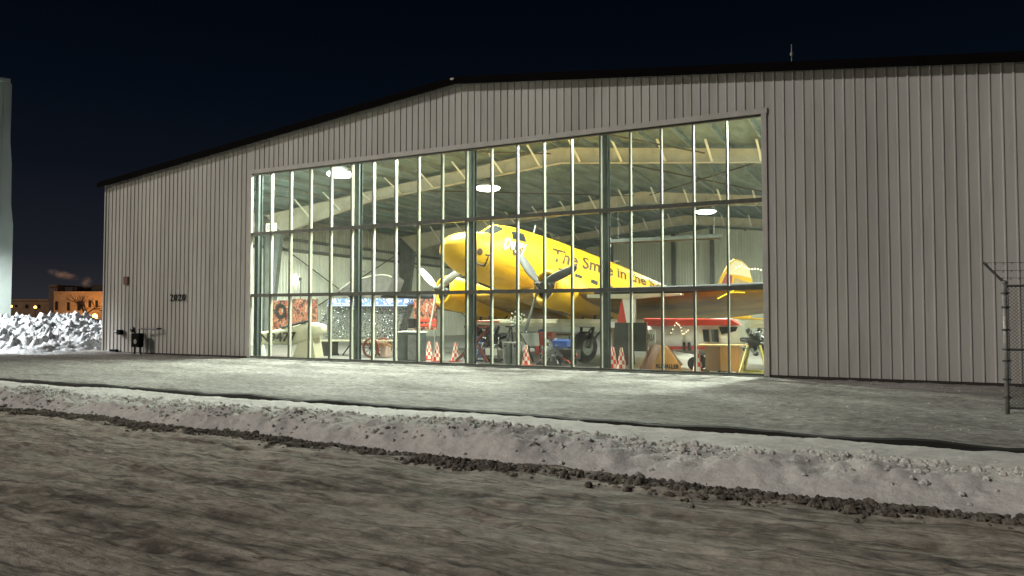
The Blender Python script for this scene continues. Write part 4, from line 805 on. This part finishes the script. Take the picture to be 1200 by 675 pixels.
# desk
Y=.85; t=item_root('wooden_desk','wooden desk on castors with orange side by the right end of the glass','desk',846,Y)
a,m_,b=xat(826,Y),xat(843.5,Y),xat(866,Y); h=hat(845,404,Y)
MB().bb(a,m_,Y-.02,Y+.7,.09,h-.05).build('drawer_unit',WOODB,t,bevel=.008)
MB().bb(m_+.004,b,Y-.03,Y+.7,.09,h-.05).build('side_panel',WOODO,t,bevel=.008); MB().bb(xat(817,Y),xat(872,Y),Y-.08,Y+.78,h-.047,h+.005).build('top',mat('light_wood_top',(.6,.4,.18),.4,n_scale=5,n_amt=.2,stretch=(.2,1,1)),t,bevel=.008)
MB().bb(a+.06,m_-.06,Y-.03,Y-.022,.55,h-.12).build('drawer',WOODB,t)
for x in (a+.06,m_-.06,m_+.1,b-.08): MB().lathe([(0,-.02),(.035,-.02),(.035,.02),(0,.02)],Matrix.Translation((x,Y+.08,.055))@Matrix.Rotation(R(90),4,'X'),12).build('castor',BLK,t)
# covered grey wing at the far left wall
Y=13; t=item_root('ultralight','small grey ultralight aircraft with a pale rimmed wing near the left wall','ultralight',430,Y)
rings=[]
for px,y0,y1 in ((398,340,345),(410,331,347),(422,327,350),(434,324,351),(446,322.5,350),(454,323,342),(459,325,330)):
    a,b=P(px,y0,Y),P(px,y1,Y); rings.append([a,a+Vector((0,.6,.1)),a+Vector((0,1.2,-.1)),b+Vector((0,1.2,0)),b])
MB().loft(rings).build('wing_cover',GREYC,t,smooth=False)
MB().tube([P(px,y-.5,Y-.02) for px,y in ((398,340),(410,331),(422,327),(434,324),(446,322.5),(454,323),(459,325))],.045,6).build('wing_rim',WHT,t)
MB().tube([P(420,350,Y),(xat(420,Y),Y,.1)],.06,6).tube([P(440,350,Y),(xat(440,Y),Y,.1)],.06,6).tube([(xat(415,Y),Y,.3),(xat(445,Y),Y,.3)],.15,8).build('frame',GREYM,t)
MB().tube([P(412,330,Y),P(424,317,Y),P(428,319,Y)],.03,6).build('mast',GREYM,t)
# exit sign
Y=6; p=P(317,266,Y); t=thing('exit_sign','small lit EXIT sign hanging high at the left of the hangar','exit sign',p)
MB().bb(p.x-.34,p.x+.34,Y-.04,Y+.04,p.z-.2,p.z+.2).build('sign_box',SIGNLIT,t,bevel=.01)
flat_text('EXIT',.3,(p.x-.26,Y-.042,p.z-.11),(1,0,0),(0,0,1),BROWNL,t,'lettering',fit=.52,bold=.01)
MB().tube([(p.x,Y,p.z+.2),(p.x,Y,roofz(p.x)-.3)],.012,5).build('hanger_rod',GREYM,t)
# glowing blob added for a street lamp's reflection in the glass, far left
c=Vector((XL+.75,12.0,0)); c=P(345,328,12.); 
t=thing('reflected_lamp_glow','added white glowing blob standing in for a street lamp reflection in the glass','lamp',c)
MB().sphere(c,.26,14,10,(1,.5,1.1)).build('lamp_face',LAMPE,t); MB().tube([c+Vector((0,.1,0)),c+Vector((0,.5,.1))],.1,10).build('added_glow_back',GREYM,t)  # glowing face and back of the added reflection blob, no real lamp
MB().tube([(c.x,12.5,.02),(c.x,12.5,c.z+.1)],.05,8).tube([(c.x,12.5,.02),(c.x,12.5,.06)],.4,12).build('pole',GREYM,t)  # pole added only to hold the reflection blob
# string lights over tail and red aircraft
def string(label,pts,n,Y,m=BULB,r=.035):
    t=thing('string_lights',label,'string lights',P(*pts[0],Y)); q=[P(a,b,Y) for a,b in pts]; MB().tube(q,.008,4).build('cord',BLKP,t)
    for k in range(n):
        f=k/(n-1)*(len(q)-1); i=min(int(f),len(q)-2); MB().sphere(q[i].lerp(q[i+1],f-i)-Vector((0,0,.03)),r,8,5).build('bulb',m,t)
string('warm string lights looping before the red and white light aircraft',[(786,389),(792,377),(797,381),(800,391),(806,386)],12,1.2,r=.02)
string('orange string lights hung across the airliner tail fin',[(863,313),(869,310),(874,313.5),(880,315),(886,314),(892,315.5)],10,17.5,r=.045)
t=MB().tube([P(841,350,1.6),P(850,345.5,1.6),P(858,342,1.6),P(862,338,1.6),P(870,337,1.6)],.022,6).tube([P(855,343,1.6),P(864,342.5,1.6),P(873,343,1.6)],.02,6).build('neon_reflection',NEONR); tag(t,'yellow glowing tube standing in for a neon reflection at upper right','cable')  # glowing tube added for a yellow neon reflection in the glass
# radiant heater tubes
for k,(x0,z0,Y,x1,lb) in enumerate(((715,284,14,846,'long dark radiant heater tube hanging before the back wall'),)):
    a=P(x0,z0,Y); b=P(x1,279,Y); b.z=a.z
    t=thing('radiant_heater',lb,'heater',a); MB().tube([a,b],.09,10).build('tube',ROD,t); MB().prism([a+Vector((0,-.25,-.02)),a+Vector((0,-.1,.16)),a+Vector((0,.1,.16)),a+Vector((0,.25,-.02))],(b.x-a.x,0,0)).build('reflector',BEAMD,t)
    for f in (.08,.5,.94): q=a.lerp(b,f); MB().tube([q,(q.x,q.y,roofz(q.x)-.3)],.012,5).build('hanger_rod',GREYM,t)
    MB().bb(a.x-.4,a.x,Y-.2,Y+.2,a.z-.2,a.z+.25).build('burner_box',WHT,t)
# lamps
LP=[(-20.5,3.5,7.9,'leftmost hanging high bay lamp beside the first window column'),(-16.4,9.4,7.9,'glowing high bay lamp hanging above the airliner nose'),(-8.56,22.2,7.9,'glowing high bay lamp hanging over the airliner tail'),
    (-1.5,4.0,8.3,None),(-14,1.9,8.5,None),(-20,1.6,8.5,None),(-7.5,2.6,8.5,None),(.4,9,7.9,None),(2.2,22,7.9,None),(-30.2,2.4,7.0,None),(4,36,7.5,None)]
l0=thing('high_bay_lamp','x','lamp',group='hanging high bay lamps')
MB().lathe([(.05,.55),(.12,.5),(.16,.35),(.34,.25),(.6,.0),(.61,.0),(.35,.27),(.17,.37),(0,.56)],Matrix.Identity(4),24).build('reflector',GREYM,l0,world=False,smooth=True)
MB().sphere((0,0,-.02),.60,20,8,(1,1,.26)).build('lamp_face',LAMPE,l0,world=False,smooth=True)
MB().tube([(0,0,.55),(0,0,1.0)],.012,5).build('hanger_rod',GREYM,l0,world=False)
hid=['unseen lamp behind the right jamb of the glass front','unseen lamp over the middle of the glass front','unseen lamp over the left part of the glass front','unseen lamp between the middle and the right jamb','unseen lamp toward the right hangar wall','unseen lamp by the right wall, second row','unseen lamp at the left end of the glass front','unseen lamp in the far right corner']
for i,(x,y,z,lb) in enumerate(LP):
    o=l0 if i==0 else copy_tree(l0); o.location=(x,y,z); o['label']=lb or ('high bay lamp out of view, '+hid[i-3][12:])
    ld=bpy.data.lights.new('lamp_light','AREA'); ld.shape='DISK'; ld.size=.9; ld.energy={3:2100,6:650,7:1500,8:1600,10:2600}.get(i,1120); ld.color=(.92,1,.88); lo=bpy.data.objects.new('lamp_light',ld); col.objects.link(lo); lo.parent=o; lo.location=(0,0,-.22)

# ---------------------------------------------------------------- fence
fx,fy=2.19,-5.65
t=thing('chain_link_fence','galvanised chain link fence with barbed wire arms at the right edge','fence',(fx,fy,0))
MB().tube([(fx,fy,-.1),(fx,fy,2.33)],.036,12).sphere((fx,fy,2.34),.045,10,6).build('post',GALV,t,smooth=True)
MB().tube([(fx+3.0,fy,-.1),(fx+3.0,fy,2.33)],.036,12).build('post',GALV,t,smooth=True)
for z in (2.28,1.15,.12): MB().tube([(fx,fy,z),(fx+3,fy,z)],.021,8).build('rail',WIRE,t)
for z in (.3,.62,.95,1.15,1.5,1.9,2.15): MB().tube([(fx,fy,z-.018),(fx,fy,z+.018)],.047,12).tube([(fx-.06,fy,z),(fx+.08,fy,z)],.012,6).build('clamp_band',WIRE,t)
cl=MB(); s=.062; W_=3.0; Hh=2.15
k=-Hh
while k<W_:
    for sg in (1,-1):
        pts=[]
        xa0,xb0=k,k+Hh
        a=max(0,xa0); b=min(W_,xb0)
        if b-a>.03:
            za,zb=(a-xa0),(b-xa0)
            if sg<0: za,zb=Hh-za,Hh-zb
            cl.tube([(fx+a,fy+.004*sg,.12+za),(fx+b,fy+.004*sg,.12+zb)],.0028,4,False)
    k+=s
cl.build('chain_link_mesh',WIRE,t)
MB().tube([(fx,fy,2.33),(fx-.30,fy+.10,2.72)],.022,8).build('barbed_wire_arm',WIRE,t)
MB().tube([(fx+3,fy,2.33),(fx+2.7,fy+.1,2.72)],.022,8).build('barbed_wire_arm',WIRE,t)
for f in (.25,.6,.97):
    p=Vector((fx-.3*f,fy+.1*f,2.33+.39*f)); m=MB().tube([p,p+Vector((1.5,0,-.03)),p+Vector((3,0,0))],.004,4)
    for j in range(24): q=p+Vector((j*.125+.05,0,-.02)); m.tube([q+Vector((-.015,.0,-.02)),q+Vector((.015,0,.02))],.003,4); m.tube([q+Vector((.015,.0,-.02)),q+Vector((-.015,0,.02))],.003,4)
    m.build('barbed_wire',WIRE,t)

# ---------------------------------------------------------------- left neighbour, snow pile, town
nb=thing('neighbour_hangar','tall pale green white metal building at the left edge','building',(-45,3.6,0),R(62))
nx,ny=0.,0.
siding(ny,ny+26,lambda a:-.1,lambda a:15.4,nx-.25,'y',1).build('side_wall',PALEW,nb,world=False)
siding(nx-18,nx-.25,lambda a:-.1,lambda a:15.4,ny,'x',-1).build('front_wall',PALEW,nb,world=False)
mb=MB(); mb.prism([(nx-.6,ny-.12,-.1),(nx,ny-.12,-.1),(nx,ny-.12,7.0),(nx-.12,ny-.12,8.2),(nx-.14,ny-.12,10.6),(nx-.3,ny-.12,13),(nx-.36,ny-.12,15.1),(nx-.6,ny-.12,15.6)],(0,.5,0)); mb.build('corner_trim',PALEW,nb,world=False)
MB().bb(nx-18.2,nx-.3,ny-.2,ny+26,15.42,15.6).build('roof',PALEW,nb,world=False)
sp_=bpy.data.lights.new('flood_light','SPOT'); sp_.energy=50000; sp_.color=(.93,.98,1); sp_.spot_size=R(62); sp_.spot_blend=.5; sp_.shadow_soft_size=.25
so=bpy.data.objects.new('flood_light',sp_); col.objects.link(so); so.location=(-47.5,-6.5,9.0)
so.rotation_euler=(Vector((-40.5,1.5,.8))-so.location).to_track_quat('-Z','Y').to_euler()
# the lamp's own pole, outside the frame
t=thing('yard_light_pole','tall steel yard light pole left of the frame beside the snow pile','light pole',(-48.5,-7,0)); MB().tube([(-48.5,-7,0),(-48.5,-7,9.4),(-47.6,-6.6,9.5)],.09,10).build('pole',GALV,t); MB().bb(-47.9,-47.3,-6.7,-6.3,9.2,9.4).build('lamp_head',GREYM,t)
def pile_h(X,Y):
    cx,cy=-38.8,2.2
    prof=np.interp(X,[-50,-46,-43,-41,-38.5,-36,-34.3,-33.0,-31.6],[0,1.75,1.95,1.65,2.2,1.55,1.0,.75,0])
    prof=prof*np.clip(1-np.abs((Y-cy)/4.6)**2.4,0,1)
    n=np.zeros_like(X); 
    for i in range(X.shape[0]):
        for j in range(X.shape[1]):
            v=Vector((X[i,j],Y[i,j],0)); d=noise.voronoi(v*2.3)[0]; d2=noise.voronoi(v*5.2)[0]
            n[i,j]=.42*(d[1]-d[0])+.26*(d2[1]-d2[0])+.30*noise.fractal(v*1.4,.8,2,4)+.16*noise.fractal(v*5,.7,2,2)
    return -.05+prof*(.72+.0*n)+n*.95*np.clip(prof*1.6,0,1)
px_=sheet('snow_pile',np.arange(-50,-31.5,.075),np.arange(-2.6,7.2,.075),pile_h,PILEM,None)
for p in px_.data.polygons: p.use_smooth=True
tag(px_,'brightly lit heap of lumpy ploughed snow left of the hangar','snow pile')
# town buildings
def far(px,py,z):     # point on a far picture column at forward depth z
    a=(px-600.)/F*z; return Vector((a*CW-z*SW, a*SW+z*CW-D, CAMH+(HY-py)*z/F))
def block(label,pxa,pxb,top,z,m,wins=(),units=()):
    a,b=far(pxa,top,z),far(pxb,top,z); d=(b-a); d.z=0; d.normalize(); nrm=Vector((-d.y,d.x,0))*-1
    if nrm.dot(Vector((0,-1,0)))<0: nrm=-nrm
    t=thing('town_building',label,'building',((a.x+b.x)/2,(a.y+b.y)/2,-.1))
    w=MB(); w.prism([Vector((a.x,a.y,-.2)),Vector((b.x,b.y,-.2)),Vector((b.x,b.y,a.z)),Vector((a.x,a.y,a.z))],-nrm*14); w.build('wall',m,t)
    w=MB(); w.prism([a-nrm*-.1+Vector((0,0,.0)),b+nrm*.1,b+nrm*.1+Vector((0,0,.35)),a+nrm*.1+Vector((0,0,.35))],-nrm*14.2); w.build('parapet',DKBR if m is DKBR else m,t)
    for (x0,x1,y0,y1) in wins:
        p,q=far(x0,y1,z),far(x1,y0,z); w=MB(); w.prism([p+nrm*.02,Vector((q.x,q.y,p.z))+nrm*.02,q+nrm*.02,Vector((p.x,p.y,q.z))+nrm*.02],nrm*.06); w.build('window',WINK,t)
    for (x0,x1,y0,y1) in units:
        p,q=far(x0,y1,z),far(x1,y0,z); w=MB(); w.prism([p-nrm*2,Vector((q.x,q.y,p.z))-nrm*2,q-nrm*2,Vector((p.x,p.y,q.z))-nrm*2],-nrm*4); w.build('roof_unit',DKBR,t)
    return t,nrm
b1,n1=block('orange lit flat roofed block with dark roof units beyond the snow pile',63,160,344,120,ORBR,
  [(65,68,353,363),(79,82,354,364),(91,95,353,364),(104,107,352,360),(112,115,352,360),(79,82,370,380)],[(67,81,336,343.4),(99,111,333.5,343)])
b2,n2=block('dark brown tower block left of the orange lit flat roofed block',57,67,336,126,mat('tower_brick',(.16,.10,.07),.8,n_scale=.6,n_amt=.3))
b3,n3=block('long low amber lit building far behind the snow pile',8,57,352.5,150,mat('low_brick',(.26,.18,.10),.8,n_scale=.4,n_amt=.4),[(18,20,357,360),(30,33,357,361),(44,47,357,361)])
# chimney
p=far(85,344,121); t=b1; MB().tube([p,p+Vector((0,0,1.1))],.25,8).build('chimney',DKBR,b1)
def point(loc,e,c,r=.3,nm='street_light'):
    l=bpy.data.lights.new(nm,'POINT'); l.energy=e; l.color=c; l.shadow_soft_size=r; o=bpy.data.objects.new(nm,l); col.objects.link(o); o.location=loc; return o
p=far(111.5,371,117.0); t=thing('wall_lantern','glowing orange lamp on a post before the orange lit block','lamp',(p.x,p.y,0))
MB().sphere(p,.42,12,8,(1,1,1.1)).build('lamp_globe',ORLAMP,t); MB().tube([(p.x,p.y,-.1),(p.x,p.y,p.z-.3)],.08,8).build('post',BLKP,t)
point(p+Vector((.8,-1.0,.2)),1300,(1,.45,.12))
p=far(70,372,112); point(p+Vector((0,0,3)),900,(1,.5,.18)); 
p=far(95,360,100); point(p+Vector((0,-4,1)),800,(1,.42,.12),2)
p=far(30,360,138); point(p+Vector((0,0,3)),800,(1,.42,.12),2)
for px,py in ((13,359),(41.5,360)):
    p=far(px,py,140); t=thing('street_lamp','tiny orange street lamp before the low amber building, '+('at its left end' if px<20 else 'right of the middle'),'street lamp',(p.x,p.y,0),group='far street lamps')
    MB().sphere(p,.26,8,6).build('lamp_globe',ORLAMP,t); MB().tube([(p.x,p.y,-.1),(p.x,p.y,p.z-.2)],.07,6).build('post',BLKP,t)
# bare tree
p=far(101,385,108); p.z=-.1
t=thing('bare_tree','leafless tree in front of the orange lit block','tree',p)
tw=MB(); cr=MB()
def grow(mb,a,d,L,r,lv):
    b=a+d*L; mb.tube([a,(a+b)/2+Vector((random.gauss(0,.05),random.gauss(0,.05),0))*L,b],[r,r*.85,r*.65],5)
    if lv==0: return
    for k in range(4 if lv>1 else 3):
        nd=(d+Vector((random.gauss(0,.55),random.gauss(0,.55),random.gauss(.12,.3)))).normalized(); grow(cr,a.lerp(b,random.uniform(.55,1)),nd,L*random.uniform(.55,.8),r*.5,lv-1)
grow(tw,p,Vector((0,0,1)),2.3,.22,4)
tw.build('trunk',BARK,t); cr.build('crown',BARK,t)
# rooftop steam
def vol(name,label,c,s,dens,tilt):
    m=bpy.data.materials.new('steam'); m.use_nodes=True; nt=m.node_tree; nt.nodes.clear(); o=nt.nodes.new('ShaderNodeOutputMaterial'); v=nt.nodes.new('ShaderNodeVolumePrincipled'); v.inputs['Color'].default_value=(1,.8,.68,1)
    tc=nt.nodes.new('ShaderNodeTexCoord'); nz=nt.nodes.new('ShaderNodeTexNoise'); nz.inputs['Scale'].default_value=1.1; nz.inputs['Detail'].default_value=5; nt.links.new(tc.outputs['Object'],nz.inputs['Vector'])
    mp=nt.nodes.new('ShaderNodeMapping'); mp.inputs['Scale'].default_value=tuple(1/q for q in s); nt.links.new(tc.outputs['Object'],mp.inputs[0])
    gr=nt.nodes.new('ShaderNodeTexGradient'); gr.gradient_type='QUADRATIC_SPHERE'; nt.links.new(mp.outputs[0],gr.inputs[0])
    mr=nt.nodes.new('ShaderNodeMapRange'); mr.inputs[1].default_value=.40; mr.inputs[2].default_value=.65; mr.inputs[3].default_value=0; mr.inputs[4].default_value=dens; nt.links.new(nz.outputs['Fac'],mr.inputs[0])
    mu=nt.nodes.new('ShaderNodeMath'); mu.operation='MULTIPLY'; nt.links.new(mr.outputs[0],mu.inputs[0]); nt.links.new(gr.outputs['Fac'],mu.inputs[1]); nt.links.new(mu.outputs[0],v.inputs['Density']); nt.links.new(v.outputs[0],o.inputs['Volume'])
    ob=MB().sphere((0,0,0),1,16,10,s).build(name,m,smooth=True); ob.location=c; ob.rotation_euler=(0,tilt,R(26)); tag(ob,label,'steam',kind='stuff')
vol('steam_plume','wisp of warm lit steam drifting above the town roofs',far(73,322,122),(3.4,1.5,.9),2.2,R(14))
vol('steam_plume','puff of warm lit steam beside the domed roof unit',far(101,331,122),(1.3,1,1.3),2.2,0)

# ---------------------------------------------------------------- light
w=bpy.data.worlds.new('World'); sc.world=w; w.use_nodes=True; nt=w.node_tree; bg=nt.nodes['Background']
tc=nt.nodes.new('ShaderNodeTexCoord'); sx=nt.nodes.new('ShaderNodeSeparateXYZ'); nt.links.new(tc.outputs['Generated'],sx.inputs[0])
cr=nt.nodes.new('ShaderNodeValToRGB'); e=cr.color_ramp.elements; e[0].position=0; e[0].color=(.026,.026,.031,1); e[1].position=.42; e[1].color=(.0005,.0016,.0040,1)
for q,c in ((.07,(.0115,.0130,.0185)),(.18,(.0040,.0058,.0105)),(.28,(.0016,.0034,.0070))):
    x=e.new(q); x.color=(*c,1)
nt.links.new(sx.outputs[2],cr.inputs[0]); nt.links.new(cr.outputs[0],bg.inputs[0]); bg.inputs[1].default_value=1.0
su=bpy.data.lights.new('sun','SUN'); su.energy=1.45; su.angle=R(3); su.color=(1,.945,.88); o=bpy.data.objects.new('sun',su); col.objects.link(o)
o.rotation_euler=Vector((.62,.72,-.62)).to_track_quat('-Z','Y').to_euler()
# street lamps behind the photographer's left
for i,(lx,ly,h,en) in enumerate(((-70,-45,13,26000),)):
    t=thing('street_lamp','tall roadside street lamp '+('far down the road to the left' if i==0 else 'well behind the camera'),'street lamp',(lx,ly-2,0),group='roadside street lamps')
    MB().tube([(lx,ly-2,0),(lx,ly-2,h),(lx,ly-.6,h+.4),(lx,ly,h+.35)],.07,8).build('pole',GALV,t); MB().bb(lx-.15,lx+.15,ly-.3,ly+.4,h+.25,h+.4).build('lamp_head',GREYM,t)
    s=bpy.data.lights.new('street_light','SPOT'); s.energy=en; s.color=(1,.86,.68); s.spot_size=R(168); s.spot_blend=.6; s.shadow_soft_size=.15; s.specular_factor=0.0
    so=bpy.data.objects.new('street_light',s); col.objects.link(so); so.location=(lx,ly,h+.15); so.rotation_euler=(Vector((-12,0,1))-Vector((lx,ly,h))).to_track_quat('-Z','Y').to_euler()

sc.view_settings.view_transform='Standard'; sc.view_settings.look='None'; sc.view_settings.exposure=0; sc.view_settings.gamma=1
sc.render.engine='CYCLES'
print('checks', pick(562.5,295), pick(645,305), [proj(PW@A(2.2,v,-1.3)) for v in (2.82,-2.82)], proj(PW@A(0,0,-.38)), proj(PW@A(18.7,0,4.22)))
